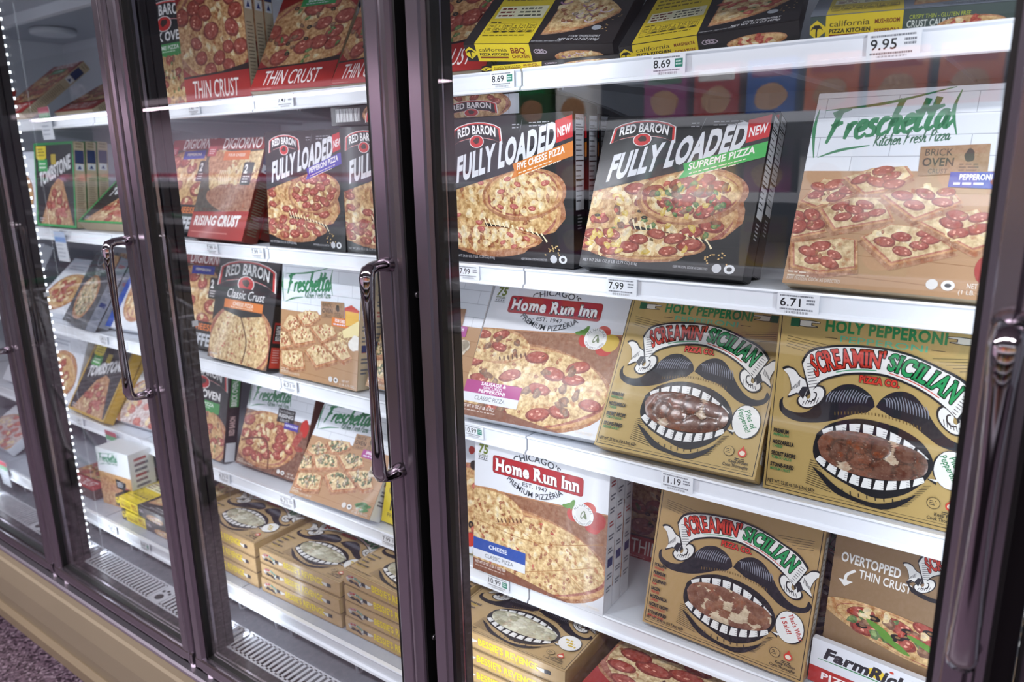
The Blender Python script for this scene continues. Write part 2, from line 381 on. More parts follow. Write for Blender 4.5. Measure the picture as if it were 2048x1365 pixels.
    def square_slice(s, q, top, seed=0):
        cx = sum(p[0] for p in q) / len(q); cy = sum(p[1] for p in q) / len(q)
        sh = lambda k, dy: [(cx + (u - cx) * k, cy + (v - cy) * k + dy) for u, v in q]
        s.poly(sh(1.03, .022), '#a8642d', .8); s.poly(sh(1.0, 0), '#cf8f4c', .8); s.poly(sh(.93, -.003), '#b5502f', .8); s.poly(sh(.88, -.006), '#e6cb94', .9)
        rx = (max(p[0] for p in q) - min(p[0] for p in q)) / 2; ry = (max(p[1] for p in q) - min(p[1] for p in q)) / 2
        s.tops([(cx, cy - .005, rx * .58, ry * .55, 0)], top)
    def barcode(s, x0, y0, x1, y1, n=22, vert=True):
        s.rect(x0, y0, x1, y1, '#e9eaec'); s.up()
        for k in range(n):
            a = (k + .5) / (n + .5); w = s.r.uniform(.2, .7) / n
            if vert: s.raw([(x0 + (x1 - x0) * a, y0), (x0 + (x1 - x0) * (a + w), y0), (x0 + (x1 - x0) * (a + w), y1), (x0 + (x1 - x0) * a, y1)], '#222222')
            else: s.raw([(x0, y0 + (y1 - y0) * a), (x1, y0 + (y1 - y0) * a), (x1, y0 + (y1 - y0) * (a + w)), (x0, y0 + (y1 - y0) * (a + w))], '#222222')
def arcw(cx, cy, R, a0, a1, h, below=False):
    def f(p, q):
        a = math.radians(a0 + (a1 - a0) * p); r = R + (-q if below else q) * h
        return (cx + r * math.sin(a), cy + r * math.cos(a)) if below else (cx + r * math.sin(a), cy - r * math.cos(a))
    return f
def polyw(bot, top, lo=.16, hi=.84):
    def at(P, t):
        t = min(max(t, 0), .9999) * (len(P) - 1); i = int(t); f = t - i
        p0, p1, p2, p3 = P[max(i - 1, 0)], P[i], P[i + 1], P[min(i + 2, len(P) - 1)]
        return tuple(.5 * (2 * p1[j] + (p2[j] - p0[j]) * f + (2 * p0[j] - 5 * p1[j] + 4 * p2[j] - p3[j]) * f * f + (3 * p1[j] - p0[j] - 3 * p2[j] + p3[j]) * f ** 3) for j in (0, 1))
    def f(p, q):
        t = .07 + .86 * p; b, a = at(bot, t), at(top, t); k = lo + (hi - lo) * q
        return (b[0] + (a[0] - b[0]) * k, b[1] + (a[1] - b[1]) * k)
    return f

# ------------------------------------------------------------------ package designs
def baron_logo(a, x0, y0, x1, y1):
    w, h = x1 - x0, y1 - y0
    def P(l, dx=0, dy=0): return [(x0 + u * w, y0 + v * h) for u, v in l]
    sh = [(0, .98), (.03, .30), (.15, .14), (.33, .03), (.5, 0), (.67, .03), (.85, .14), (.97, .30), (1, .98), (.86, .80), (.68, .70), (.5, .68), (.32, .70), (.14, .80)]
    def S(k, l=sh): return [(.5 + (u - .5) * k, .5 + (v - .5) * (k - (1 - k) * .6)) for u, v in l]
    a.poly(P(S(1.06)), '#e9e4e2'); a.poly(P(S(1.02)), '#c8322f'); a.poly(P(S(.95)), '#141215')
    a.ell(x0 + .5 * w, y0 + .84 * h, .15 * w, .30 * h, '#e9e4e2'); a.ell(x0 + .5 * w, y0 + .84 * h, .135 * w, .27 * h, '#c22a28'); a.ell(x0 + .5 * w, y0 + .80 * h, .06 * w, .15 * h, '#3a231c', 0, .25)
    bot = P([(.06, .72), (.2, .60), (.35, .53), (.5, .51), (.65, .53), (.8, .60), (.94, .72)]); top = P([(.06, .26), (.2, .15), (.35, .08), (.5, .06), (.65, .08), (.8, .15), (.94, .26)])
    a.text('RED BARON', 0, 0, h * .4, '#f4f2f2', w=w * .86, bold=.03, warp=polyw(bot, top, .05, .9), sp=1)
FL_TOP = {'chs': [('brn', 30, .022), ('chs', 26, .035), ('ham', 7, .03), ('olv', 0, .02)], 'sup': [('chs', 26, .04), ('pep', 11, .07), ('yel', 12, .026), ('sau', 12, .032), ('grn', 14, .022), ('red', 10, .022), ('chs', 12, .03), ('olv', 4, .018)],
          'pep': [('chs', 22, .035), ('pep', 17, .062), ('brn', 14, .022), ('ham', 8, .025)]}
def d_loaded(flavour, colour, kind):
    a = Art(.97, '#141317', seed=len(flavour))
    a.pizza(.36, .62, .59, .30, FL_TOP[kind], cheese='#e3b765' if kind == 'chs' else '#d9a556', rim=.12)
    a.poly([(.50, .98), (.78, .76), (.86, .74), (.99, .6), (1, .97), (.5, .97)], '#141317')                     # the pulled slice leaves a gap
    a.pizza(.62, .50, .33, .17, FL_TOP[kind][:6], rim=.16, cheese='#e6bd70', rot=-.1)
    a.poly([(.30, .69), (.62, .735), (.80, .76), (.76, .79), (.55, .77), (.32, .72)], '#231815')
    for k in range(13):
        x = .30 + k * .038; a.line([(x, .655 + k * .008), (x + .02, .70 + k * .006), (x + .045, .745 + k * .005)], .014, '#f1e2bb', .006, .013)
    a.pizza(.30, .80, .47, .085, FL_TOP[kind][:3], rim=.10, cheese='#dcab5c')
    a.poly([(0, 0), (1, 0), (1, .11), (0, .34)], '#141317')
    a.poly([(0, .295), (1, .045), (1, .235), (0, .485)], '#26242a')
    baron_logo(a, .06, .035, .46, .175)
    a.text('FULLY LOADED', .075, .415, .155, '#dcdde2', w=.80, bold=.046, sh=.12, ky=.255)
    a.poly([(.875, .05), (.995, .02), (1, .15), (.88, .185)], '#c5262c'); a.text('NEW', .89, .148, .052, '#f3e9ea', w=.095, bold=.03, ky=.28)
    a.poly([(.545, .305), (1, .175), (1, .265), (.53, .40), (.56, .35)], colour)
    a.text(flavour, .58, .345, .04, '#f7f2ea', w=.36, bold=.03, ky=.285)
    a.lines(.59, .362, .34, 2, .018, .006, '#f3e3d0', ky=-.285)
    a.lines(.55, .055, .06, 2, .02, .006, '#a9a9b0'); a.line([(.63, .03), (.61, .1)], .002, '#8e8e96'); a.lines(.68, .05, .18, 2, .02, .006, '#a9a9b0')
    for _ in range(14): a.blob(a.r.uniform(.77, .9), a.r.uniform(.82, .9), .006, .005, '#d9b476', 0, .4, 7)
    a.text('NET WT 29.81 OZ (1 LB. 12.79 OZ) 816g', .02, .935, .018, '#c8c8cd', w=.36)
    a.text('KEEP FROZEN, COOK AS DIRECTED', .60, .93, .014, '#c8c8cd', w=.2); a.ell(.85, .915, .026, .026, '#c7c9ce'); a.ell(.92, .915, .03, .026, '#dfe1e4'); a.ell(.92, .915, .015, .013, '#2b2a2e')
    return a
def d_baron(kind):
    a = Art(1.02, '#16141a', seed=5)
    if kind == 'classic':
        a.rect(0, .78, 1, 1.02, '#5a3a2a', .3); a.pizza(.5, .80, .56, .36, [('brn', 30, .02), ('chs', 30, .03), ('red', 14, .015)], cheese='#e9c888', rim=.09)
        a.line([(.42, .48), (.62, .78), (.60, 1.0)], .02, '#6a4630')
        baron_logo(a, .04, .03, .96, .29); a.poly([(.16, .29), (.84, .29), (.82, .53), (.5, .575), (.18, .53)], '#17151a')
        a.brush('Classic Crust'.replace('C', 'C'), .18, .395, .10, .64, '#f2f0f0', .07) if 0 else a.text('Classic Crust', .2, .395, .085, '#f2f0f0', w=.62, sh=.25)
        a.rect(.18, .415, .82, .50, '#d97a33'); a.text('CHEESE PIZZA', .5, .468, .035, '#f6e6d2', w=.34, bold=.02, al='c'); a.lines(.3, .48, .4, 1, .02, .008, '#f1d6b6')
    else:
        a.pizza(.52, .82, .55, .32, [('pep', 12, .07), ('grn', 16, .02), ('sau', 14, .028), ('red', 10, .02), ('chs', 14, .03)], rim=.1)
        baron_logo(a, .06, .03, .96, .27); a.text('BRICK OVEN', .12, .39, .08, '#f2f0f0', w=.74, bold=.03)
        a.poly([(.16, .42), (.86, .42), (.86, .53)] + [(.86 - .05 * k, .53 + (.012 if k % 2 else 0)) for k in range(1, 14)] + [(.16, .53)], '#3f8f4a'); a.text('SUPREME PIZZA', .5, .475, .035, '#eef5ec', w=.5, bold=.02, al='c'); a.lines(.25, .49, .5, 1, .02, .008, '#cfe5cc')
    a.text('KEEP FROZEN', .03, .985, .014, '#c8c8cd', w=.14)
    return a
def tile_wall(a, y1, bg='#dfe3ea'):
    a.rect(0, 0, 1, y1, bg); a.up()
    for r in range(int(y1 / .105) + 1):
        y = .03 + r * .105
        if y < y1: a.line([(0, y), (1, y)], .003, '#8d939f', up=False)
        for k in range(4):
            x = (k * .34 + (r % 2) * .17) + .05
            if x < 1 and y < y1: a.line([(x, y), (x, min(y + .105, y1))], .003, '#9aa0ab', up=False)
def fresc_logo(a, y=0.0, g='#2f7d52'):
    a.brush('Freschetta', .075, .262 + y, .160, .555, g, .165, rot=.11, sh=.2)
    a.line([(.018, .085 + y), (.010, .2 + y), (.034, .35 + y)], .004, g, .02, .004); a.line([(.05, .095 + y), (.33, .07 + y), (.63, .004 + y)], .004, g, .016, .004)
    a.line([(.655, .02 + y), (.635, .12 + y), (.665, .243 + y)], .004, g, .018, .004); a.line([(.054, .348 + y), (.16, .31 + y), (.294, .287 + y)], .004, g, .016, .004)
    a.brush('Kitchen Fresh Pizza', .31, .293 + y, .058, .33, '#3b6b52', .12, rot=.08, sh=.15)
def fresc_foot(a):
    a.lines(.02, .955, .12, 2, .018, .007, '#d9c9b4'); a.text('KEEP FROZEN. COOK AS DIRECTED', .02, 1.0, .018, '#ded2c2', w=.26)
    a.ell(.68, .965, .025, .025, '#d7d3cf'); a.ell(.745, .965, .028, .024, '#e4e1dd'); a.ell(.745, .965, .014, .01, '#3c3c40'); a.text('NET WT', .82, .97, .022, '#e9e2d8', w=.085); a.text('(1 LB. 6.70 OZ)', .79, 1.0, .02, '#e9e2d8', w=.18)
SL = [[(.003, .589), (.102, .455), (.282, .5), (.297, .537), (.09, .62)], [(.197, .454), (.33, .405), (.482, .395), (.522, .445), (.402, .526), (.307, .546)], [(.108, .624), (.259, .556), (.406, .553), (.474, .667), (.199, .736)],
      [(.381, .544), (.577, .497), (.691, .505), (.745, .572), (.552, .668)], [(.33, .761), (.453, .685), (.609, .696), (.758, .798), (.489, .892)], [(.568, .672), (.674, .634), (.812, .596), (.93, .749), (.822, .802)],
      [(-.04, .627), (.064, .625), (.174, .742), (.006, .787)], [(.001, .806), (.247, .766), (.323, .771), (.35, .92), (.165, .961), (.028, .935)]]
def d_fresc(kind):
    a = Art(1.02, '#b08862', .35, seed=9)
    for k in range(5): a.line([(0, .52 + k * .11), (.5, .525 + k * .11), (1, .53 + k * .115)], .003, '#8f6238')
    if kind == 'rising':
        a.rect(0, 0, 1, 1.02, '#6b3a25', .4); tile_wall(a, .36); fresc_logo(a, -.02)
        a.pizza(.38, .66, .5, .33, [('pep', 16, .085), ('chs', 20, .04), ('brn', 12, .02)], rim=.12, cheese='#dfae62'); a.line([(.02, .74), (.4, .66), (.52, .98)], .022, '#6a3a24')
        a.rect(.50, .26, .76, .42, '#1d1c20'); a.text('NATURALLY', .52, .305, .026, '#dedee0', w=.22); a.text('RISING', .52, .36, .04, '#dedee0', w=.22, bold=.02); a.text('CRUST', .55, .405, .028, '#dedee0', w=.14)
        a.rect(.63, .405, .84, .48, '#43389a'); a.text('PEPPERONI', .645, .45, .026, '#e8e6f4', w=.18, bold=.02)
        a.ell(.93, .42, .06, .10, '#b3281f', 0, .1); a.ell(.86, .56, .05, .1, '#a23027', .4, .1, rot=.5); a.ell(.9, .66, .07, .03, '#93271c', .4); fresc_foot(a); return a
    tile_wall(a, .42); fresc_logo(a)
    tops = {'pep': [('chs', 6, .03), ('pep', 6, .047), ('brn', 4, .012)], 'chs': [('chs', 9, .022), ('red', 6, .012), ('brn', 9, .013)], 'spin': [('spin', 9, .028), ('chs', 7, .018), ('mush', 4, .022), ('brn', 3, .012)]}[kind]
    for q in SL: a.square_slice(q, tops)
    a.poly([(.525, .30), (.81, .29), (.818, .425), (.535, .445)], '#9c7450', .3); a.text('BRICK', .55, .345, .034, '#3b2c22', w=.115); a.text('OVEN', .545, .395, .038, '#3b2c22', w=.13, bold=.02); a.text('CRUST', .575, .432, .022, '#3b2c22', w=.08)
    a.ell(.735, .345, .022, .03, '#3b2c22', 0, .2); a.lines(.7, .385, .09, 3, .014, .006, '#5a4636')
    c, t = {'pep': ('#3746a6', 'PEPPERONI'), 'chs': ('#db7a2c', 'FOUR CHEESE'), 'spin': ('#a7418d', 'SPINACH')}[kind]
    a.poly([(.67, .425), (.872, .425), (.874, .505), (.67, .498)], c); a.text(t, .71, .462, .026, '#f4f2f4', w=.13, bold=.03); a.lines(.69, .475, .16, 1, .02, .012, '#dcd8e8')
    if kind == 'pep':
        a.ell(.92, .88, .085, .085, '#a3241e', .15, .04); a.ell(.895, .85, .03, .02, '#d8584a', .1)
        for k in range(6): a.line([(.91, .82), (.91 + .05 * math.cos(k * 1.05), .82 + .03 * math.sin(k * 1.05))], .009, '#31452a', .006, .002)
        for k in range(5): a.blob(.94 - k * .012, .56 - k * .02, .06, .022, '#93271c', .4, .1, 14, .2, k * .2)
        a.ell(.87, .525, .03, .012, '#47683a', 0, .2, rot=-.4)
    elif kind == 'chs':
        a.poly([(.82, .33), (.9, .30), (.99, .34), (.99, .44), (.83, .47)], '#c0392b'); a.poly([(.83, .355), (.99, .36), (.99, .47), (.84, .48)], '#e3b03e'); a.poly([(.80, .53), (1.0, .42), (1.0, .55), (.82, .59)], '#ecdca2'); a.ell(.96, .62, .07, .07, '#f0eee6', .2, .2)
        for _ in range(25): a.blob(a.r.uniform(.75, .9), a.r.uniform(.54, .62), .018, .004, '#ecd8a0', 0, .2, 6, a.r.uniform(-1, 1))
    else:
        for _ in range(4): a.blob(.86 + a.r.uniform(0, .1), .60 + a.r.uniform(-.05, .05), .05, .04, '#d6cbb8', .3, .2, 14)
        for _ in range(5): a.blob(.80 + a.r.uniform(0, .15), .93 + a.r.uniform(-.03, .03), .05, .018, '#4d7d43', 0, .15, 12, a.r.uniform(-.6, .6))
    fresc_foot(a); return a
def d_homerun(kind):
    a = Art(.97, '#d8d9de', seed=12)
    a.poly([(0, .31), (1, .29), (1, .62), (0, .55)], '#8a5636', .35); a.poly([(0, .0), (1, 0), (1, .30), (.5, .335), (0, .36)], '#dcdde2'); a.line([(0, .36), (.5, .34), (1, .305)], .006, '#b98560')
    for x, y, r, c in ((.77, .36, .05, '#b3281f'), (.9, .40, .055, '#b3281f'), (.87, .30, .05, '#c03c2a'), (.93, .36, .06, '#c2a43a' if kind == 'sau' else '#a3241e')): a.ell(x, y, r, r * .95, c, .1, .05)
    for k in range(4): a.ell(.72 + k * .012, .315 - k * .006, .035, .014, '#5e8a3c', 0, .2, rot=-.3 - k * .3)
    t = [('chs', 34, .03), ('brn', 22, .016)] + ([('pep', 14, .082), ('sau', 17, .036)] if kind == 'sau' else [('brn', 44, .014), ('red', 10, .012)])
    a.pizza(.42, .72, .62, .285, t, rim=.08, cheese='#e8c47c', crust='#ae6c34')
    a.ell(.13, .47, .27, .125, '#c08448', .7, .08); a.ell(.13, .475, .255, .115, '#e8c47c', 1.0, .08); a.tops([(.13, .47, .2, .08, 0)], [('chs', 8, .03), ('brn', 14, .014)] + ([('pep', 3, .065), ('sau', 4, .03)] if kind == 'sau' else []))
    for k in range(7): a.ell(.2 + k * .03, .56 - k * .008, .006, .018, '#5a3322', 0, .2, rot=-.4)
    if kind != 'sau':
        a.line([(.03, .60), (.5, .63), (.98, .50)], .004, '#a06a34'); a.line([(.42, .86), (.7, .76), (.95, .66)], .004, '#a06a34'); a.line([(.25, .52), (.6, .68), (.9, .88)], .004, '#b07a40')
    a.text('75', .03, .115, .058, '#6b7a2f', w=.075, bold=.04, sh=.12); a.lines(.03, .125, .08, 1, .02, .005, '#6b7a2f', jag=0)
    for y in (.135, .16): a.rect(.03, y, .108, y + .004, '#4b4f55')
    for k in range(4): a.ell(.04 + k * .019, .15, .006, .006, '#4b4f55', n=5)
    a.text("CHICAGO'S", 0, 0, .04, '#3a4046', w=.34, bold=.014, warp=arcw(.485, .42, .335, -29, 29, .042))
    a.rrect(.145, .105, .83, .235, .022, '#e4e2e2'); a.rrect(.148, .108, .827, .232, .02, '#8f2026'); a.rrect(.153, .113, .822, .227, .018, '#a9262c')
    a.text('Home Run Inn', .17, .207, .076, '#f7f4f2', w=.63, bold=.045, slab=True, out='#7c1a20', ow=.03)
    a.text('- EST. 1947 -', .355, .268, .026, '#3f464e', w=.245, bold=.01); a.text('PREMIUM PIZZERIA', 0, 0, .035, '#3a4046', w=.4, bold=.014, warp=arcw(.475, .005, .325, -41, 41, .036, True))
    a.ell(.83, .345, .075, .072, '#e3e2e0'); a.ell(.83, .345, .05, .048, '#d9d8d4'); a.ell(.83, .345, .013, .03, '#6d7a5a', rot=.4); a.ell(.845, .347, .01, .026, '#6d7a5a', rot=-.4); a.ell(.83, .345, .007, .02, '#d9d8d4', rot=.4)
    a.text('ALL NATURAL', 0, 0, .016, '#55585c', w=.12, warp=arcw(.83, .345, .053, -75, 75, .016)); a.text('NON GMO CHEESE', 0, 0, .014, '#55585c', w=.12, warp=arcw(.83, .345, .068, -70, 70, .014, True))
    c = '#a8327e' if kind == 'sau' else '#2b4f9e'
    a.poly([(0, .885), (.3, .90), (.75, .965), (.75, .97), (0, .97)], '#7b4630', .2)
    a.rect(0, .73, .425, .815, c); a.rect(0, .815, .425, .875, '#dcdee4')
    if kind == 'sau':
        a.text('SAUSAGE &', .215, .755, .021, '#f5eef3', w=.19, bold=.03, al='c'); a.text('UNCURED', .215, .780, .019, '#f5eef3', w=.14, bold=.01, al='c'); a.text('PEPPERONI', .215, .806, .021, '#f5eef3', w=.2, bold=.03, al='c')
    else: a.text('CHEESE', .205, .785, .028, '#eef1f8', w=.15, bold=.02, al='c')
    a.text('CLASSIC PIZZA', .215, .857, .027, '#4a4e56', w=.23, al='c')
    a.text('NET WT. 31 OZ. (1 LB. 15 OZ.)' if kind == 'sau' else 'NET WT. 27 OZ. (1 LB. 11 OZ.) 765g', .02, .915, .019, '#eee2da', w=.25, bold=.02); a.lines(.02, .93, .3, 1, .02, .006, '#cdb8ac')
    a.text('KEEP FROZEN', .85, .95, .018, '#efe6da', w=.12, bold=.02)
    return a
KRAFT = '#b59a60'
def sic_banner(a, x0, y0, k, stem=True):
    def P(l): return [(x0 + (u - .5) * k, y0 + (v - .3) * k) for u, v in l]
    top = [(.130, .275), (.165, .205), (.26, .165), (.38, .146), (.52, .142), (.64, .16), (.76, .203), (.86, .25), (.918, .312)]
    bot = [(.185, .43), (.230, .35), (.31, .304), (.40, .277), (.51, .266), (.60, .282), (.70, .318), (.79, .372), (.862, .435)]
    tail = [(.172, .395), (.150, .362), (.118, .345), (.095, .318), (.062, .308), (.036, .322), (.060, .345), (.078, .385), (.085, .425), (.072, .462), (.098, .448), (.120, .438), (.150, .468)]
    curl = [(.186, .428), (.206, .392), (.236, .388), (.252, .412), (.246, .448), (.222, .482), (.184, .508), (.148, .506), (.128, .484), (.134, .458), (.158, .448), (.172, .462), (.186, .452)]
    for mr in (0, 1):
        X = (lambda l: [(1.035 - u, v + .003) for u, v in l]) if mr else (lambda l: l)
        for q, e in ((tail, .010), (curl, .010)):
            m = (sum(i for i, j in q) / len(q), sum(j for i, j in q) / len(q)); big = [(m[0] + (i - m[0]) * 1.15, m[1] + (j - m[1]) * 1.15) for i, j in q]
            a.poly(catmull(P(X(big)) + P(X(big))[:1], 3)[:-1], '#1a1a1f'); a.poly(catmull(P(X(q)) + P(X(q))[:1], 3)[:-1], '#e6e4e0')
        a.line(P(X([(.170, .470), (.190, .474), (.212, .452), (.214, .424), (.200, .420)])), .007 * k, '#1a1a1f'); a.poly(P(X([(.172, .395), (.150, .468), (.122, .440), (.140, .40)])), '#23232a')
        for j in range(6): a.line(P(X([(.150 + j * .014, .500 - j * .004), (.158 + j * .014, .476 - j * .006)])), .0035 * k, '#33333a'); a.line(P(X([(.085 + j * .008, .43 - j * .006), (.094 + j * .006, .405 - j * .008)])), .003 * k, '#33333a')
    f = lambda l, d: [(u, v + d) for u, v in l]
    out = catmull(P(f(top, -.012))) + catmull(P(f(bot, .012)))[::-1]
    out = [(p[0] - .008 * k if p[0] < x0 - .3 * k else p[0] + (.008 * k if p[0] > x0 + .3 * k else 0), p[1]) for p in out]
    a.poly(out, '#1a1a1f'); a.poly(catmull(P(top)) + catmull(P(bot))[::-1], '#e6e4e0')
    for j in range(9): a.line(P([(.150 + j * .003, .27 + j * .016), (.175 + j * .006, .262 + j * .015)]), .0035 * k, '#33333a')
    for j in range(8): a.line(P([(.905 - j * .007, .318 + j * .014), (.88 - j * .006, .305 + j * .014)]), .0035 * k, '#33333a')
    c1 = lambda t0, t1: (lambda p, q: polyw(bot, top)(t0 + (t1 - t0) * p, q))
    def wf(t0, t1):
        g = polyw(bot, top, .22, .90)
        return lambda p, q: P([g(t0 + (t1 - t0) * p, q)])[0]
    a.text("SCREAMIN'", 0, 0, .10 * k, '#c93a2b', w=.4 * k, bold=.03, slab=True, out='#1d1a1c', warp=wf(.03, .505), ow=.034)
    a.text('SICILIAN', 0, 0, .10 * k, '#1f9152', w=.36 * k, bold=.03, slab=True, out='#1d1a1c', warp=wf(.525, .985), ow=.034)
    u = polyw(bot, top, .10, .10); a.line(P([u(t, 0) for t in (.2, .3, .4, .47)]), .005 * k, '#3f9e6c'); a.line(P([u(t, 0) for t in (.55, .68, .8, .9)]), .005 * k, '#cf5040')
MOUTH = [(.253, .646), (.318, .575), (.435, .525), (.552, .521), (.667, .545), (.755, .598), (.805, .683), (.784, .775), (.70, .875), (.575, .93), (.437, .895), (.296, .831), (.244, .751)]
WIN = [(.262, .69), (.285, .64), (.34, .605), (.42, .590), (.52, .588), (.62, .605), (.71, .625), (.765, .655), (.785, .70), (.773, .755), (.71, .80), (.60, .828), (.47, .832), (.36, .81), (.29, .765)]
def d_sicilian(kind):
    kr, ac, ac2 = {'holy': (KRAFT, '#1f7d48', '#62b08c'), 'mambo': ('#ae8f60', '#b3352a', '#c0503f'), 'bessie': ('#b2966a', '#c9a92a', '#d8c04a')}[kind]
    a = Art(1.02, kr, .12, seed=21); ink = '#1b1a1f'
    for x0, y0, x1, y1 in ((.012, .012, .988, .016), (.012, 1.0, .988, 1.004), (.012, .012, .016, 1.004), (.984, .012, .988, 1.004)): a.rect(x0, y0, x1, y1, ink)
    for x0, y0, x1, y1 in ((.03, .985, .97, .987),): a.rect(x0, y0, x1, y1, ink)
    if kind == 'holy':
        a.text('HOLY PEPPERONI', .515, .078, .056, ac, w=.555, bold=.04, al='c'); a.text('PEPPERONI', .515, .128, .032, ac2, w=.40, bold=.01, al='c')
        for x, s in ((.06, 1), (.94, -1)):
            a.rect(min(x, x + s * .045), .028, max(x, x + s * .045), .074, '#1d5c3c'); a.poly([(x + s * .045, .034), (x + s * .10, .032), (x + s * .15, .036), (x + s * .15, .046), (x + s * .11, .048), (x + s * .11, .058), (x + s * .14, .062), (x + s * .14, .068), (x + s * .08, .072), (x + s * .045, .070)], ink)
            a.poly([(x + s * .049, .038), (x + s * .10, .036), (x + s * .146, .039), (x + s * .146, .043), (x + s * .105, .045), (x + s * .105, .061), (x + s * .136, .064), (x + s * .08, .068), (x + s * .049, .066)], '#d9d4c8')
        a.rect(.24, .112, .30, .115, ink); a.rect(.73, .112, .79, .115, ink)
    for s in (0, 1):
        for j in range(5): a.line([(s + (1 - 2 * s) * .05, .13 + j * .014), (s + (1 - 2 * s) * (.26 - j * .03), .155 + j * .012)], .0022, ink)
    for s, pts in ((0, [(.515, .445), (.50, .40), (.455, .362), (.40, .345), (.34, .362), (.29, .41), (.24, .48), (.19, .535), (.13, .55), (.075, .535), (.06, .50), (.062, .475), (.045, .50), (.048, .545), (.08, .58), (.15, .598), (.25, .585), (.34, .55), (.42, .505), (.48, .485)]),
                   (1, [(.52, .445), (.54, .40), (.58, .36), (.635, .342), (.69, .36), (.745, .42), (.79, .485), (.85, .54), (.91, .56), (.955, .545), (.965, .505), (.985, .53), (.965, .575), (.90, .60), (.82, .588), (.75, .545), (.68, .50), (.60, .485)])):
        q = catmull(pts, 3); a.poly(q, '#1c1c24')
        sx = 1 if s else -1; cx = .52
        for j in range(15):
            x = cx + sx * (.03 + j * .0135); a.line([(x, .37 + abs(j - 6) * .004), (x + sx * .014, .40 + j * .002), (x + sx * .02, .435 + j * .002)], .002, '#8b8d99', .006, .002)
    for j in range(26): a.line([(.33 + j * .016, .508 - .03 * math.sin(j / 25 * PI)), (.332 + j * .016, .526 - .034 * math.sin(j / 25 * PI))], .005, '#6d5630')
    a.poly(catmull(MOUTH + MOUTH[:1], 4)[:-1], ink); e = lambda k, dy=0: [(.52 + (u - .52) * k, .72 + (v - .72) * k + dy) for u, v in MOUTH]
    a.poly(catmull(e(.965) + e(.965)[:1], 4)[:-1], '#17161a')
    for sd in (0, 1):
        n = 8 if not sd else 9
        for j in range(n):
            t0, t1 = (j + .06) / n, (j + .94) / n
            if not sd:
                o = lambda t: (.27 + .52 * t, .655 - .125 * math.sin(PI * min(1, .06 + t * .92)) ** .8 + .03 * t); i_ = lambda t: (.28 + .50 * t, .665 - .065 * math.sin(PI * (.05 + t * .9)) + .02 * t)
            else:
                o = lambda t: (.255 + .53 * t, .765 + .125 * math.sin(PI * (.03 + t * .94)) ** .75); i_ = lambda t: (.27 + .51 * t, .748 + .085 * math.sin(PI * (.03 + t * .94)) ** .9)
            m = (t0 + t1) / 2; q = [o(t0), o(m), o(t1), i_(t1 - .01), i_(m), i_(t0 + .01)]
            c = (sum(p[0] for p in q) / 6, sum(p[1] for p in q) / 6)
            a.poly([(c[0] + (p[0] - c[0]) * .93, c[1] + (p[1] - c[1]) * .93) for p in q], '#e8e7e4')
            for r_ in range(3): a.line([(i_(t1)[0] - .004, c[1] - .012 + r_ * .012), (c[0] + .006, c[1] - .012 + r_ * .012)], .0022, '#4a4a52')
    a.poly(catmull([(.245, .83), (.30, .89), (.37, .95), (.46, .972), (.60, .985), (.69, .94), (.75, .865), (.68, .915), (.58, .958), (.47, .95), (.38, .915), (.31, .865)], 3), ink)
    for j in range(10): a.line([(.33 + j * .04, .905 + .022 * math.sin(j / 9 * PI)), (.333 + j * .04, .925 + .022 * math.sin(j / 9 * PI))], .005, ink)
    for j in range(12): a.line([(.235 - .001 * j, .80 + j * .012), (.27 + j * .008, .80 + j * .014)], .0025, ink); a.line([(.81 - j * .008, .80 + j * .012), (.775 - j * .008, .81 + j * .012)], .0025, ink)
    sic_banner(a, .515, .30, 1.0)
    a.text('PIZZA CO.', .43, .325, .034, '#c93a2b', w=.185, bold=.05, out=ink, ow=.04)
    # speech bubble
    a.poly([(.785, .765), (.83, .765), (.83, .79)], ink); a.ell(.888, .70, .083, .103, ink, 0, .03, rot=-.15); a.ell(.888, .70, .078, .098, '#e6e5e1', 0, .03, rot=-.15); a.poly([(.795, .765), (.84, .76), (.83, .775)], '#e6e5e1')
    if kind == 'holy': a.text('Piles of', .868, .640, .03, ac, w=.115, bold=.02, rot=-1.05); a.text('Pepperoni!', .828, .640, .03, ac, w=.145, bold=.02, rot=-1.05)
    elif kind == 'mambo': a.text("That's What", .870, .625, .027, '#b5382c', w=.16, bold=.02, rot=-1.05); a.text('I Said!', .832, .66, .027, '#b5382c', w=.10, bold=.02, rot=-1.05)
    else:
        for j in range(3): a.lines(.845 + j * .02, .66 + j * .03, .06, 1, .02, .02, ac, jag=.1)
    L = {'holy': ['PREMIUM|PEPPERONI', 'MOZZARELLA|CHEESE', 'SECRET RECIPE|TOMATO SAUCE', 'STONE-FIRED|MEDIUM CRUST'], 'mambo': ['ITALIAN|SAUSAGE', 'PREMIUM|PEPPERONI', 'JULIENNE|HAM', 'BACON|PIECES', 'MOZZARELLA|CHEESE', 'SECRET RECIPE|TOMATO SAUCE', 'STONE-FIRED|MEDIUM CRUST'],
         'bessie': ['WHOLE MILK|MOZZARELLA', 'PARMESAN|CHEESE', 'CHEDDAR|CHEESE', 'SECRET RECIPE|TOMATO SAUCE']}[kind]
    y = .672 if kind != 'mambo' else .595
    for i, s in enumerate(L):
        p, q = s.split('|'); dy = .066 if kind != 'mambo' else .056; k = .0115 * len(p)
        a.text(p, .03, y + i * dy + .008, .021, ink, w=min(k, .13), bold=.05); a.text(q, .032, y + i * dy + .028, .014, ac, w=min(.009 * len(q), .11), bold=.03)
    a.text('NET WT. 22.30 oz (1lb 6.3oz) 632g' if kind == 'holy' else 'NET WT. 23.40 oz (1lb 7.4oz) 663g', .025, .975, .019, ink, w=.25, bold=.02)
    a.ell(.83, .885, .03, .03, ink); a.ell(.83, .885, .0275, .0275, kr); a.lines(.812, .872, .034, 3, .01, .004, ink)
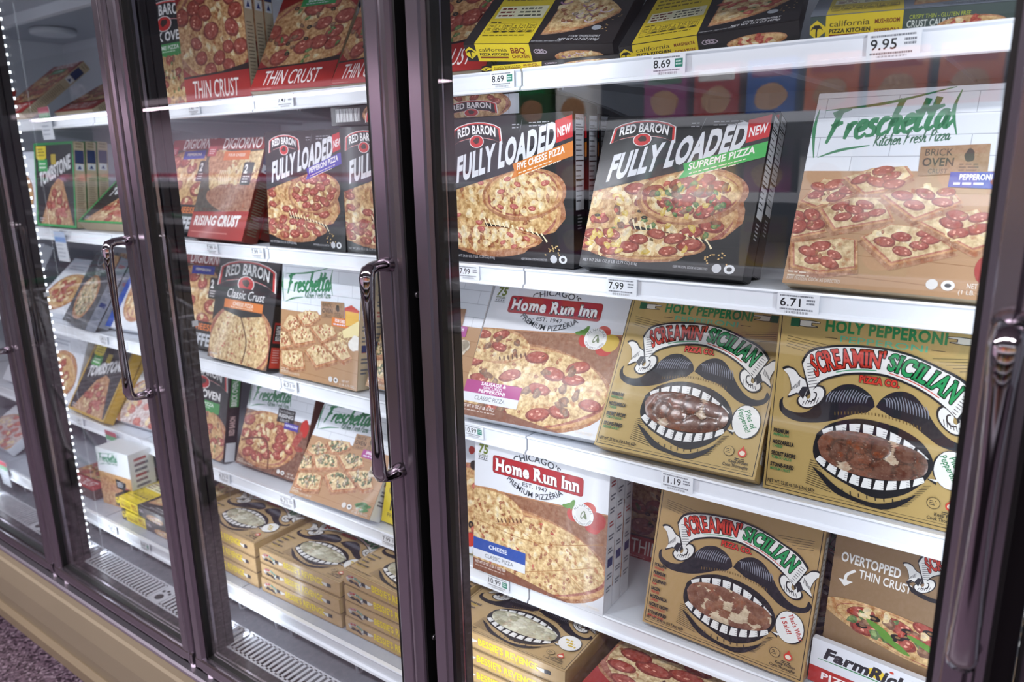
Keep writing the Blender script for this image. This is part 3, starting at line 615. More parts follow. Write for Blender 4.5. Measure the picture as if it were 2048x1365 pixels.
    if kind != 'bessie' or 1: a.ell(.905, .885, .024, .024, '#c8402f'); a.poly([(.889, .872), (.905, .842), (.921, .872)], '#c8402f'); a.ell(.905, .885, .016, .014, '#e6d9c6'); a.lines(.87, .918, .07, 2, .01, .004, ink)
    a.text('Keep Frozen', .84, .948, .017, ink, w=.11, bold=.015); a.text('Cook Thoroughly', .81, .972, .017, ink, w=.145, bold=.015)
    return a
def d_bessie_side(n=1):
    a = Art(.145, '#b8986a', .12, seed=3); ink = '#1b1a1f'
    sic_banner(a, .12, .062, .20); a.poly(catmull([(.05, .10), (.09, .072), (.12, .085), (.15, .075), (.19, .115), (.15, .108), (.12, .10), (.09, .108)], 3), '#2b2426')
    a.text("BESSIE'S REVENGE", .32, .094, .060, '#ecd02c', w=.48, bold=.03); a.text('CHEESE', .42, .122, .02, '#c9ad34', w=.24, bold=.02)
    for x, s in ((.24, 1), (.86, -1)): a.ell(x, .07, .02, .02, '#3a3a40', n=10); a.poly([(x + s * .012, .055), (x + s * .07, .06), (x + s * .07, .07), (x + s * .03, .09), (x + s * .012, .088)], '#d8d6d0'); a.rect(min(x - s * .005, x - s * .035), .05, max(x - s * .005, x - s * .035), .085, '#1d1c20')
    a.line([(0, .137), (1, .137)], .004, '#6a5232'); return a
def d_over():
    a = Art(1.05, '#8b7052', .1, seed=33); ink = '#1b1a1f'
    a.poly([(0, 0), (1, 0), (1, .075)] + [(1 - k * .06, .055 + .012 * (k % 3)) for k in range(1, 17)] + [(0, .045)], '#1f5fa8')
    a.text('OVERTOPPED', .04, .27, .055, '#e8e6e2', w=.30, bold=.03, rot=-.02); a.text('THIN CRUST', .14, .345, .05, '#e8e6e2', w=.26, bold=.02, rot=-.02)
    a.line([(.12, .31), (.08, .35), (.075, .39)], .016, '#e8e6e2'); a.poly([(.04, .385), (.115, .385), (.075, .425)], '#e8e6e2')
    sic_banner(a, .68, .17, .72); a.poly(catmull([(.37, .28), (.40, .26), (.39, .30), (.5, .335), (.62, .31), (.70, .32), (.80, .31), (.92, .34), (1.0, .30), (1.0, .36), (.85, .37), (.70, .335), (.5, .36), (.4, .335)], 3), ink); a.text('PIZZA CO.', .60, .255, .022, '#c93a2b', w=.14, bold=.04)
    a.ell(.74, .46, .21, .085, ink, 0, .05); a.up()
    for k in range(7): a.raw([(.58 + k * .05, .42 - .015 * math.sin(k)), (.625 + k * .05, .415), (.622 + k * .05, .455), (.585 + k * .05, .455)], '#e8e7e4')
    big = [('pep', 9, .075), ('grn', 9, .035), ('olv', 9, .032), ('sau', 10, .04), ('red', 6, .03), ('chs', 8, .03)]
    for cx, cy, rx, ry, ro in ((.46, .63, .48, .12, .16), (.58, .93, .44, .12, .12)): a.pizza(cx, cy, rx, ry, big, rim=.12, rot=ro, crust='#caa05e', cheese='#ddb464')
    for x, y, r_ in ((.28, .62, .5), (.5, .63, .35), (.62, .66, .2), (.36, .68, .45)): a.ell(x, y, .085, .018, '#5f8f35', 0, .15, rot=r_)
    a.ell(.07, .86, .024, .024, '#c8402f'); a.ell(.07, .86, .014, .013, '#e6d9c6'); a.lines(.04, .9, .08, 2, .012, .005, ink)
    return a
def digi(a, x, y, w): a.text('DIGIORNO', x, y, w * .17, '#f2ecea', w=w, bold=.012, sh=.14); a.rect(x, y + .012, x + w * .1, y + .018, '#f2ecea')
def d_digi(kind):
    if kind in ('pep', 'sup'):
        a = Art(1.3, '#8c231f', seed=41); a.pizza(.5, .62, .62, .48, [('chs', 30, .045), ('brn', 16, .02), ('pep', 17, .10)] if kind == 'pep' else [('chs', 20, .045), ('pep', 12, .11), ('grn', 10, .035), ('sau', 10, .04), ('olv', 6, .03)], rim=.09, cheese='#d79a48')
        a.rect(0, 0, 1, .16, '#8c231f'); a.poly([(0, 1.02), (.6, .99), (1, .93), (1, 1.3), (0, 1.3)], '#2c1816'); a.poly([(0, 1.04), (1, .99), (1, 1.3), (0, 1.3)], '#a3241f'); digi(a, .14, .12, .72)
        c, t = ('#2a2f7c', 'PEPPERONI') if kind == 'pep' else ('#2f8a4a', 'SUPREME')
        a.rect(.28, .15, .72, .27, c); a.text(t, .5, .215, .034, '#e9eaf2', w=.28, bold=.02, al='c'); a.lines(.34, .235, .3, 1, .02, .008, '#cfd2e4')
        a.text('THIN CRUST', .12, 1.235, .17, '#f1ebe8', w=.70, bold=.0, sh=.08); a.text('ORIGINAL', .42, 1.262, .018, '#5a1512', w=.2); a.lines(.03, 1.275, .3, 1, .016, .006, '#d9aaa2'); return a
    a = Art(1.12, '#8c231f', seed=43)
    a.rect(0, .10, 1, .95, '#33190f', .3)
    if kind == 'rise':
        a.poly([(.05, .25), (.22, .12), (.6, .17), (1, .14), (1, .72), (.6, .78), (.3, .68), (.18, .55)], '#eecb80', 1.0); a.poly(catmull([(.18, .60), (.4, .52), (.75, .50), (1, .46), (1, .78), (.7, .84), (.38, .78), (.18, .68), (.18, .60)], 4), '#9c4a18', .8)
        a.poly([(.05, .22), (.2, .13), (.42, .2), (.62, .30), (.5, .36), (.3, .40), (.12, .42)], '#c87a34', .8); a.tops([(.7, .36, .3, .16, 0)], [('chs', 16, .04), ('brn', 10, .02)])
        for k in range(6): a.line([(.33 + k * .03, .36), (.32 + k * .035, .44), (.36 + k * .03, .52)], .014, '#f4e6c4', .006, .014)
    else: a.pizza(.45, .55, .6, .42, [('pep', 10, .12), ('chs', 16, .05)], rim=.12)
    a.rect(0, 0, 1, .13, '#8c231f'); digi(a, .26, .115, .68); a.poly([(.32, .15), (.78, .14), (.78, .24), (.32, .25)], '#d9702e' if kind == 'rise' else '#2f3c9c'); a.text('FOUR CHEESE' if kind == 'rise' else 'PEPPERONI', .4, .205, .03, '#f6e8da', w=.3, bold=.02); a.rect(0, .09, .16, .2, '#b02a36'); a.lines(.03, .12, .1, 3, .022, .01, '#e8c9c6')
    if kind == 'rise':
        a.poly([(0, .84), (1, .80), (1, 1.12), (0, 1.12)], '#a3241f'); a.text('RISING', .06, .985, .10, '#f1ebe8', w=.40, bold=.03, sh=.08, ky=.03); a.text('CRUST', .50, .975, .105, '#f1ebe8', w=.38, bold=.06, sh=.08, ky=.03); a.lines(.04, 1.05, .7, 1, .02, .012, '#d98a80')
    else:
        a.rect(0, .80, 1, 1.12, '#17151a'); a.text('CHEESE', .45, .90, .07, '#e07a34', w=.45, bold=.03); a.text('STUFFED', .3, 1.08, .13, '#c9ccd2', w=.7, bold=.04)
    a.rrect(.72, .27, .9, .52, .02, '#1a1718'); a.text('2', .745, .39, .09, '#f2efee', w=.06, bold=.04); a.lines(.75, .42, .12, 3, .03, .014, '#d9d4d2'); return a
def d_cpk(kind):
    bg = {'bbq': '#241d1d', 'mar': '#1c191a', 'mus': '#767e8a'}[kind]; a = Art(1.0, bg, seed={'bbq': 51, 'mar': 52, 'mus': 53}[kind]); y_ = '#d9c02a'
    big = {'bbq': [('chs', 18, .05), ('oni', 16, .045), ('brn', 14, .03), ('mush', 10, .03)], 'mar': [('red', 14, .05), ('chs', 14, .05), ('grn', 8, .02)], 'mus': [('mush', 16, .04), ('pep', 8, .06), ('chs', 10, .04)]}[kind]
    for cr, k in (('#9a5a26', 1.0), ('#d0924e', .97), ('#e2be76', .93)):
        for q in ([(.505, .90), (.52, .62), (.545, .36), (.60, .16), (.70, .30), (.80, .42), (.95, .60), (.90, .70), (.80, .80), (.66, .87)], [(.66, -.05), (.74, .16), (.84, .32), (.93, .42), (1.05, .30), (1.05, -.05)]):
            m = (sum(p[0] for p in q) / len(q), sum(p[1] for p in q) / len(q)); a.poly(catmull([(m[0] + (u - m[0]) * k, m[1] + (v - m[1]) * k - (1 - k) * .3) for u, v in q + q[:1]], 3)[:-1], cr, .8 if k > .95 else 1.0)
    a.tops([(.64, .60, .10, .22, -.1), (.78, .62, .09, .10, 0), (.90, .14, .12, .16, 0)], [(p, n, z * .8) for p, n, z in big])
    for _ in range(16): a.blob(a.r.uniform(.86, .97), a.r.uniform(.62, .86), .005, .004, '#c9a26a', 0, .4, 6)
    a.poly([(.45, .97), (.50, .30), (.62, .38), (.93, .62), (.95, .70), (1, .72), (1, 1), (.45, 1)], bg) if 0 else None
    a.rect(0, 0, .08, 1, bg); a.rect(.08, 0, .46, 1, y_); a.rect(.46, .92, 1, 1, bg)
    a.rect(.12, .02, .42, .10, '#7c1d1a'); a.lines(.14, .05, .26, 1, .03, .02, '#e3c9a0'); a.up()
    for k in range(5): a.lines(.11, .16 + k * .065, .33, 1, .05, .026, '#7d6a20', jag=.15)
    a.rect(.105, .52, .445, .68, '#e9e4c0'); a.lines(.12, .545, .12, 3, .045, .02, '#7d2a20'); a.lines(.26, .545, .17, 3, .045, .02, '#5a5a48'); a.lines(.1, .725, .08, 1, .02, .014, '#4a4218')
    for k, n in enumerate(('290', '5', '540', '6', '10', '250') if kind != 'mus' else ('300', '7', '740', '4', '12', '250')):
        x = .095 + k * .058; a.rrect(x, .75, x + .054, .87, .012, '#6a5d18'); a.rrect(x + .003, .753, x + .051, .867, .01, y_); a.text(n, x + .027, .795, .025, '#4a4014', al='c', w=min(.012 * len(n), .038), bold=.02); a.lines(x + .008, .805, .036, 2, .02, .01, '#6a5d18', jag=0)
        if k: a.ell(x + .027, .853, .022, .012, '#3a3312')
    a.lines(.1, .895, .33, 1, .02, .012, '#6a5d18'); a.ell(.85, .82, .03, .03, '#9aa0a8')
    a.text('KEEP FROZEN - NOT READY TO EAT', .47, .985, .014, '#cfcfd4', w=.2); a.text('COOK THOROUGHLY', .70, .93, .022, '#d8d8dc', w=.2, bold=.01, sh=.2); a.text('NET WT 14.7 OZ (416g)' if kind == 'bbq' else ('NET WT 15.5 OZ (439g)' if kind == 'mar' else 'NET WT 12.4 OZ (351g)'), .64, .97, .026, '#d8d8dc' if kind != 'mus' else '#1b1a1f', w=.26, bold=.01, sh=.2)
    return a
def palm(a, cx, cy, k):
    a.poly([(cx - k, cy), (cx, cy - k), (cx + k, cy), (cx, cy + k)], '#d9c02a')
    a.line([(cx + .02 * k, cy - .15 * k), (cx - .02 * k, cy + .3 * k), (cx, cy + .8 * k)], .14 * k, '#1c1a14')
    for t in range(7):
        b = -PI * (t + .0) / 6; a.line([(cx, cy - .12 * k), (cx + .3 * k * math.cos(b), cy - .12 * k + .3 * k * math.sin(b) - .06 * k), (cx + .52 * k * math.cos(b), cy + .5 * k * math.sin(b) + .06 * k)], .17 * k, '#1c1a14', .14 * k, .03 * k)
def d_cpk_side(kind):
    bg = {'bbq': '#241d1d', 'mar': '#1c191a', 'mus': '#44524e'}[kind]; a = Art(.17, bg, seed=61); y_ = '#d9c02a'
    a.rect(.08, 0, .46, .17, y_); palm(a, .035, .085, .06); a.text('california', .10, .072, .036, '#3a3214', w=.20); a.text('PIZZA KITCHEN', .10, .112, .024, '#2c2610', w=.205, bold=.04)
    p, q = {'bbq': ('BBQ', 'CHICKEN'), 'mar': ('MARGHERITA', 'SIGNATURE'), 'mus': ('MUSHROOM', 'PEPPERONI')}[kind]
    a.text(p, .325, .088 if kind == 'bbq' else .07, .05 if kind == 'bbq' else .026, '#7d3a16', w=.10 if kind == 'bbq' else .12, bold=.03); a.text(q, .325, .135, .03, '#7d3a16', w=.12, bold=.03)
    a.rect(.10, .122, .30, .138, '#6d2018')
    if kind == 'mus': a.text('CRISPY THIN - GLUTEN FREE', .49, .06, .024, '#b9c43a', w=.28); a.text('CRUST CAULIFLOWER', .48, .11, .04, '#d5dbd4', w=.32, bold=.02)
    else:
        for k in range(3): a.line([(.5 + k * .02, .05), (.53 + k * .02, .075), (.5 + k * .025, .09), (.485 + k * .02, .07), (.5 + k * .02, .05)], .006, '#b9a9b4')
    a.pizza(.78, .12, .16, .06, [('oni' if kind == 'bbq' else 'red', 8, .025), ('chs', 6, .02)], rim=.1); return a
def d_tomb(col, lab):
    a = Art(1.0, '#241f24', seed=71); a.poly([(.1, .97), (.42, .52), (.6, .42), (.72, .46), (.93, .97)], '#c98a4a', .9); a.poly([(.15, .97), (.45, .58), (.62, .48), (.88, .97)], '#d9a878', 1.0)
    a.tops([(.55, .76, .24, .18, 0)], [('pep', 9, .075), ('chs', 14, .03), ('ham', 6, .05)])
    for x0, y0, x1, y1 in ((0, 0, 1, .03), (0, .97, 1, 1), (0, 0, .03, 1), (.97, 0, 1, 1)): a.rect(x0, y0, x1, y1, col)
    a.text('TOMBSTONE', .12, .52, .15, '#dfe0e4', w=.8, bold=.05, ky=.28, out='#0e0c0e', ow=.05); a.poly([(.06, .04), (.32, .04), (.32, .18), (.19, .23), (.06, .18)], '#d8c42e'); a.lines(.09, .07, .2, 3, .035, .016, '#6a5a18', jag=.2)
    a.rect(.10, .20, .34, .34, lab); a.lines(.13, .24, .18, 2, .045, .02, '#e6f0e4'); a.rect(.44, .14, .56, .26, '#b9a23a'); a.lines(.08, .9, .12, 2, .03, .012, '#d8d8dc'); return a
def d_flat():
    a = Art(1.17, '#3a3b44', seed=81); a.pizza(.48, .72, .36, .36, [('spin', 18, .05), ('chs', 20, .04), ('mush', 10, .04), ('brn', 8, .03)], rim=.14, cheese='#e8dcb8'); a.pizza(.72, .10, .3, .14, [('chs', 8, .04), ('red', 6, .03)], rim=.14)
    a.ell(.36, .10, .12, .12, '#c9ccd6'); a.ell(.36, .10, .105, .105, '#3a3b44'); a.text('THIN CRUST', .3, .30, .05, '#d9dbe2', w=.42, bold=.01); a.text('PIZZA', .38, .36, .045, '#d9dbe2', w=.22); a.lines(.14, .40, .3, 1, .03, .012, '#9a9ca6'); a.lines(.1, 1.1, .2, 1, .02, .014, '#c9ccd6'); return a
def d_white(kind):
    a = Art(1.0, '#d9dce4', seed=90 + len(kind)); 
    if kind == 'slice': a.pizza(.5, .62, .44, .34, [('pep', 8, .08), ('chs', 10, .05)], rim=.14); a.rect(0, 0, 1, .1, '#c4c8d4'); a.lines(.1, .14, .5, 2, .05, .022, '#8b92a4')
    elif kind == 'purple': a.rect(.0, .0, 1, .12, '#3a3b44'); a.pizza(.5, .75, .6, .38, [('ham', 14, .08), ('chs', 16, .05)], rim=.1, cheese='#dcd0da', sauce='#b48a9a'); a.rect(.3, .30, .65, .42, '#3f9a63'); a.lines(.34, .34, .26, 2, .035, .016, '#e6f0e4'); a.text('PIZZA', .1, .24, .09, '#6a6f84', w=.5, bold=.03)
    elif kind == 'yellow':
        a.pizza(.86, .62, .30, .30, [('chs', 8, .04), ('olv', 6, .03), ('red', 8, .03), ('grn', 4, .02)], rim=.12); a.rect(0, .56, .34, 1, '#d9c32a'); a.ell(.1, .60, .07, .07, '#2a3a66'); a.text('CRUST', .05, .76, .07, '#3a3830', w=.26); a.text('15', .08, .89, .08, '#26251f', w=.1, bold=.03); a.text('PROTEIN', .06, .95, .035, '#3a3830', w=.2)
        for x, y, r_, c in ((.93, .08, .07, '#c0301f'), (.86, .22, .03, '#b02a1c'), (.95, .24, .03, '#3c7a2e'), (.9, .33, .035, '#1d1714'), (.96, .9, .05, '#c0301f')): a.ell(x, y, r_, r_ * 1.1, c, .1, .06)
    else: a.rect(0, 0, .16, 1, '#2f55b0'); a.pizza(.58, .5, .38, .4, [('brn', 12, .04), ('chs', 12, .05), ('red', 8, .03)], rim=.1); a.rect(.16, 0, 1, .1, '#3a4a9c')
    return a
def d_farm():
    a = Art(.55, '#dfe0e6', seed=95); a.ell(.50, .14, .07, .06, '#e8c93a'); a.text('Farm', .10, .20, .125, '#26262c', w=.34, bold=.05, sh=.18); a.text('Rich', .45, .20, .125, '#26262c', w=.26, bold=.05, sh=.18); a.ell(.605, .055, .016, .014, '#c8402f')
    a.line([(.06, .235), (.4, .225), (.8, .235)], .006, '#2f8a4a', .014, .004); a.rect(0, .34, 1, .55, '#b02a22'); a.text('PIZZA SLICES', .1, .47, .08, '#f2ecea', w=.7, bold=.03); return a
def d_hri_flat():
    a = Art(1.0, '#9c2420', seed=97); a.pizza(.58, .42, .66, .56, [('chs', 26, .05), ('pep', 16, .115), ('brn', 20, .022)], rim=.06, cheese='#ead29a')
    for k in range(5): a.ell(.42 + k * .07, .52 - k * .01, .008, .024, '#4a2a1c', 0, .2)
    a.rect(0, .88, 1, 1, '#9c2420'); return a
def d_bag():
    a = Art(1.2, '#dfe3e6', seed=99); fresc_logo(a, .02, '#3f8a66'); a.rect(0, .5, 1, 1.2, '#c99a62', .3); a.ell(.28, .78, .3, .22, '#c88a48', .9, .2); a.ell(.62, .86, .3, .22, '#b8763a', .9, .2); a.ell(.35, 1.04, .34, .16, '#cf9a58', .9, .2); a.poly([(.5, .58), (.82, .62), (.8, .8), (.52, .78)], '#2a2a30'); a.lines(.54, .64, .22, 3, .04, .018, '#c9ccd2'); a.ell(.86, .82, .1, .09, '#c2402c', .2, .1); return a
def d_side(bg, kind, h):                                     # narrow side panel, unit = box depth
    a = Art(h, bg, seed=int(h * 100))
    if kind == 'nutri':
        a.rect(.16, .1, .86, h * .62, '#e6e8ee'); a.text('Nutrition Facts', .2, .34, .11, '#16161a', w=.62, bold=.02)
        for k in range(16): a.lines(.2, .5 + k * (h * .62 - .7) / 16, .62, 1, .1, .05, '#3a3a42', jag=.4)
        for y in (.6, h * .3, h * .42): a.rect(.18, y, .84, y + .06, '#16161a')
        a.lines(.3, h * .65, .4, 5, .14, .06, '#c8c8cd')
    elif kind == 'tan':
        a.rect(.1, .10 * h, .9, .25 * h, '#39456e'); a.rect(.14, .255 * h, .86, .33 * h, '#dfe3ea'); a.poly([(.3, .315 * h), (.7, .315 * h), (.5, .27 * h)], '#2f3f7c'); a.lines(.2, .02 * h, .6, 2, .035 * h, .1, '#7a6a58')
        for k in range(20): a.lines(.16, .42 * h + k * .026 * h, .7, 1, .1, .08, '#7a6a58', jag=.3)
    elif kind == 'baron': a.rect(.15, .55 * h, .85, .74 * h, '#b02a2a'); a.rect(.2, .57 * h, .8, .72 * h, '#18161a'); a.text('RED BARON', .68, .715 * h, .36, '#f2f0f0', w=.135 * h, bold=.03, rot=PI / 2); a.rect(.12, .78 * h, .88, .97 * h, '#c8402f'); a.lines(.25, .80 * h, .5, 6, .15, .06, '#e9b7ae')
    elif kind == 'green': a.rect(.15, .12 * h, .85, .42 * h, '#3f8f4a'); a.text('BRICK OVEN', .68, .41 * h, .4, '#eef2ee', w=.26 * h, bold=.03, rot=PI / 2); a.text('RED BARON', .68, .72 * h, .4, '#e6c3c0', w=.2 * h, bold=.03, rot=PI / 2); a.rect(.12, .80 * h, .88, 1.0 * h, '#e3e5ea')
    elif kind == 'white':
        for k in range(9): a.lines(.2, .1 * h + k * .09 * h, .6, 2, .2, .1, '#6a6f7c' if k % 3 else '#b03a3a', jag=.3)
        a.rect(.2, .62 * h, .8, .68 * h, '#26356e')
    elif kind == 'kraft': a.rect(.2, .1 * h, .7, .9 * h, '#c9c4bb'); a.lines(.28, .13 * h, .34, 22, .034 * h, .08, '#6a6152', jag=.3)
    return a

# ------------------------------------------------------------------ large structure: the store
def simple(name, x0, x1, y0, y1, z0, z1, m):
    bm = bmesh.new(); box(bm, x0, x1, y0, y1, z0, z1); return struct(name, bm, m)
fl = D.materials.new('speckled_floor'); fl.use_nodes = True; nt = fl.node_tree; b = nt.nodes['Principled BSDF']; b.inputs['Roughness'].default_value = .32
tc = nt.nodes.new('ShaderNodeTexCoord'); vo = nt.nodes.new('ShaderNodeTexVoronoi'); vo.inputs['Scale'].default_value = 150; nt.links.new(tc.outputs['Object'], vo.inputs['Vector'])
cr = nt.nodes.new('ShaderNodeValToRGB'); cr.color_ramp.interpolation = 'CONSTANT'; e = cr.color_ramp.elements
e[0].position = 0; e[0].color = (*lin('#352a34'), 1); e[1].position = .28; e[1].color = (*lin('#5f4f5c'), 1)
n = e.new(.62); n.color = (*lin('#74616f'), 1); n = e.new(.86); n.color = (*lin('#948390'), 1)
sp = nt.nodes.new('ShaderNodeSeparateColor'); nt.links.new(vo.outputs['Color'], sp.inputs[0]); nt.links.new(sp.outputs[0], cr.inputs[0]); nt.links.new(cr.outputs[0], b.inputs['Base Color'])
simple('floor', -9, 4, -5, 1.2, -.05, 0, fl)
simple('ceiling', -9, 4, -5, 1.2, 3.25, 3.3, mat('ceiling_paint', '#b9b3ba', .8, noise=.05))
simple('wall_back', -9, 4, 1.1, 1.2, 0, 3.25, mat('wall_paint', '#8a8188', .8, noise=.05))
simple('wall_front', -9, 4, -5, -4.9, 0, 3.25, mat('wall_paint_dim', '#8f8690', .8, noise=.05))
simple('wall_left', -9.1, -9, -5, 1.2, 0, 3.25, M['grey']); simple('wall_right', 4, 4.1, -5, 1.2, 0, 3.25, M['grey'])

# ------------------------------------------------------------------ the freezer case
FZ = thing('display_freezer', 'long upright glass door freezer with tan base and dark metallic doors', 'freezer', (-1.5, 0, 0))
def part(name, bm, m, parent=FZ, bevel=0.0):
    o = obj(name, bm, m, parent, bevel)
    if parent is FZ: o.matrix_parent_inverse = Matrix.Translation((1.5, 0, 0))
    return o
X0, X1 = -3.84, .80
def slab_(name, x0, x1, y0, y1, z0, z1, m, bv=0): bm = bmesh.new(); box(bm, x0, x1, y0, y1, z0, z1); return part(name, bm, m, bevel=bv)
slab_('back_wall', X0, X1, .985, 1.02, .28, 2.1, M['white'])
slab_('end_wall', X0 - .06, X0, .02, 1.02, .0, 2.1, M['white']); slab_('end_wall', X1, X1 + .06, .02, 1.02, .0, 2.1, M['white'])  # right-hand panel is added out of view to keep the light inside
slab_('ceiling_panel', X0, X1, .05, .985, 2.055, 2.10, M['grey']); slab_('header_panel', X0, X1, -.02, .05, 2.03, 2.35, M['frame'])
bm = bmesh.new(); prism_x(bm, [(.0, .300), (-.006, .268), (-.012, .262), (-.018, .20), (-.016, .13), (-.008, .082), (.5, .082), (.5, .300)][::-1], X0 - .06, X1 + .06); part('base_panel', bm, M['tan'])
bm = bmesh.new(); prism_x(bm, [(-.010, .080), (-.026, .074), (-.028, .045), (-.015, .026), (.02, .024), (.4, .03), (.4, .08)][::-1], X0 - .06, X1 + .06); part('bumper_strip', bm, M['tand'])
bm = bmesh.new(); prism_x(bm, [(-.004, .296), (-.010, .301), (-.009, .307), (-.003, .3095), (.014, .307), (.012, .297)], X0 - .06, X1 + .06); part('chrome_edge', bm, M['satin'])
bm = bmesh.new(); box(bm, X0, X1, .012, .05, .295, .3045); box(bm, X0, X1, .048, .064, .30, .352); box(bm, X0, X1, .02, .068, .345, .356); part('door_sill', bm, M['sill'])
bm = bmesh.new(); box(bm, X0, X1, .064, .985, .285, .30); part('deck_tray', bm, M['dark'])
bm = bmesh.new(); box(bm, X0, X1, .139, .985, .300, .322); part('deck_panel', bm, M['steel'])
bm = bmesh.new()
pass
bm.free()
for k in range(6):
    x0, x1 = [(-3.83, -2.96), (-2.95, -2.22), (-2.21, -1.51), (-1.50, -.75), (-.74, .02), (.03, .79)][k]
    bm = bmesh.new(); box(bm, x0, x1, .066, .074, .352, .358); box(bm, x0, x1, .131, .1385, .310, .358)
    n = int((x1 - x0) / .0165); hole = n // 2
    for i in range(n + 1):
        x = x0 + i * (x1 - x0) / n
        if i in (hole, hole + 1, hole + 2): continue
        box(bm, x - .0040, x + .0040, .070, .134, .3562, .358)
    xa, xb = x0 + (hole - .6) * (x1 - x0) / n, x0 + (hole + 2.6) * (x1 - x0) / n
    box(bm, xa, xb, .070, .134, .3562, .3582); part('floor_grille', bm, M['grille'])
    bm = bmesh.new(); xc = (xa + xb) / 2
    for dx, dy, r in ((0, .090, .013), (-.014, .112, .005), (0, .118, .005), (.014, .112, .005)):
        prism_z(bm, [(xc + dx + r * math.cos(t * PI / 8), dy + r * .9 * math.sin(t * PI / 8)) for t in range(16)], .3583, .3588)
    part('drain_hole_shade', bm, M['rubber'])  # black discs laid on the plate, painting the shade of open holes
for k, jx in enumerate(JAMB):
    bm = bmesh.new(); prism_z(bm, [(jx - .068, .050), (jx - .001, .050), (jx, .054), (jx, .066), (jx - .003, .068), (jx, .070), (jx, .088), (jx - .068, .088)], .30, 2.055)
    mu = part('mullion', bm, M['mull'])
    bm = bmesh.new(); q = k == 1
    for i in range(74):
        z = .40 + i * .0212
        if q: box(bm, jx - .004, jx + .0022, .0885, .0925, z, z + .007)
        else: box(bm, jx - .052, jx - .020, .0885, .0915, z, z + .011)
    part('led_strip', bm, M['led'] if q else M['clear'], mu)
    mu.children[0].matrix_parent_inverse = Matrix()
    for z in ((1.155,) if k in (1, 2) else ()):
        bm = bmesh.new(); box(bm, jx - .002, jx + .003, .080, .0935, z, z + .012); part('strip_clip', bm, M['white'], mu)
bm = bmesh.new(); prism_z(bm, [(-3.44 + .085 * math.cos(t * PI / 16), .77 + .085 * math.sin(t * PI / 16)) for t in range(32)], 2.03, 2.054); lampd = part('round_ceiling_cover', bm, M['white'], bevel=.008)
slab_('ceiling_duct_lip', X0, X1, .535, .56, 2.02, 2.056, M['white'])

def handle_mesh(xs, zt, zb):
    bm = bmesh.new(); w = -.047
    pts = [(xs, -.002, zt), (xs, -.016, zt + .001), (xs, -.032, zt), (xs, w + .004, zt - .004), (xs, w, zt - .014), (xs, w, zt - .05), (xs, w, zt - .12), (xs, w, (zt + zb) / 2), (xs, w, zb + .12), (xs, w, zb + .05), (xs, w, zb + .014), (xs, w + .004, zb + .004), (xs, -.032, zb), (xs, -.016, zb - .001), (xs, -.002, zb)]
    rad = [.016, .0125, .0118, .0128, .0140, .0115, .0088, .0080, .0088, .0115, .0140, .0128, .0118, .0125, .016]
    tube(bm, pts, rad, 14, .72); return bm
def door(x0, x1, wl, wr, handle=True):
    z0, z1 = .331, 2.02
    bm = bmesh.new()
    prism_z(bm, [(x0, .006), (x0 + .005, 0), (x0 + wl * .78, 0), (x0 + wl * .84, .004), (x0 + wl, .008), (x0 + wl, .040), (x0, .045)], z0, z1)
    a = x1 - wr
    prism_z(bm, [(a, .008), (a + wr * .14, .003), (a + wr * .18, .0), (a + wr * .55, .0), (a + wr * .60, .004), (a + wr * .66, -.001), (a + wr * .74, -.002), (a + wr * .80, .002), (a + wr * .95, .004), (x1, .010), (x1, .045), (a, .040)], z0, z1)
    prism_x(bm, [(.0, z0), (.045, z0), (.040, z0 + .031), (.0015, z0 + .031), (-.001, z0 + .026), (-.001, z0 + .006), (.0, z0 + .003)], x0 + .001, x1 - .001)
    prism_x(bm, [(.0, z1 - .03), (.040, z1 - .03), (.045, z1), (0, z1)], x0 + .001, x1 - .001)
    fr = part('glass_door', bm, M['frame'])
    gi = .006
    bm = bmesh.new(); A, B_, zA, zB = x0 + wl, a, z0 + .031, z1 - .03
    box(bm, A, A + gi, .010, .030, zA, zB); box(bm, B_ - gi, B_, .010, .030, zA, zB); box(bm, A, B_, .010, .030, zA, zA + gi); box(bm, A, B_, .010, .030, zB - gi, zB)
    box(bm, x1 - .001, x1 + .003, .008, .0465, z0 + .004, z1 - .004); box(bm, x0 - .003, x0 + .001, .010, .0465, z0 + .004, z1 - .004)
    box(bm, x0 + .002, x1 - .002, .0445, .0495, z0 + .006, z0 + .026); box(bm, x0 + .002, x0 + .02, .0445, .0495, z0 + .026, z1); box(bm, x1 - .02, x1 - .002, .0445, .0495, z0 + .026, z1)
    part('gasket', bm, M['rubber'], fr)
    bm = bmesh.new(); box(bm, A + .002, B_ - .002, .016, .020, zA + .002, zB - .002); part('glass_pane', bm, M['glass'], fr)
    if handle: part('handle', handle_mesh(x1 - wr * .48, 1.348, 1.013), M['chrome'], fr)['label'] = 'chrome bow handle'
    for x, y, z in ((x0 + .03, .02, z0 - .012), (x1 - .03, .02, z0 - .012)):
        bm = bmesh.new(); prism_z(bm, [(x + .011 * math.cos(t * PI / 6), y + .011 * math.sin(t * PI / 6)) for t in range(12)], z0 - .027, z0 + .002); part('hinge_pin', bm, M['chrome'], fr)
    for z in (.70, 1.30):
        bm = bmesh.new(); tube(bm, [(x1 + .002, .026, z), (x1 + .0055, .026, z)], .005, 10); part('screw', bm, M['metal_plain'], fr)
door(GAP[0] + .006, GAP[1] - .004, .034, .050); door(GAP[1] + .008, GAP[2] + .002, .034, .050); door(GAP[2] + .014, GAP[3] - .006, .034, .058)
door(GAP[3] + .020, .006, .034, .046); door(.033, .79, .034, .05); door(-3.80, GAP[0] - .006, .034, .05)

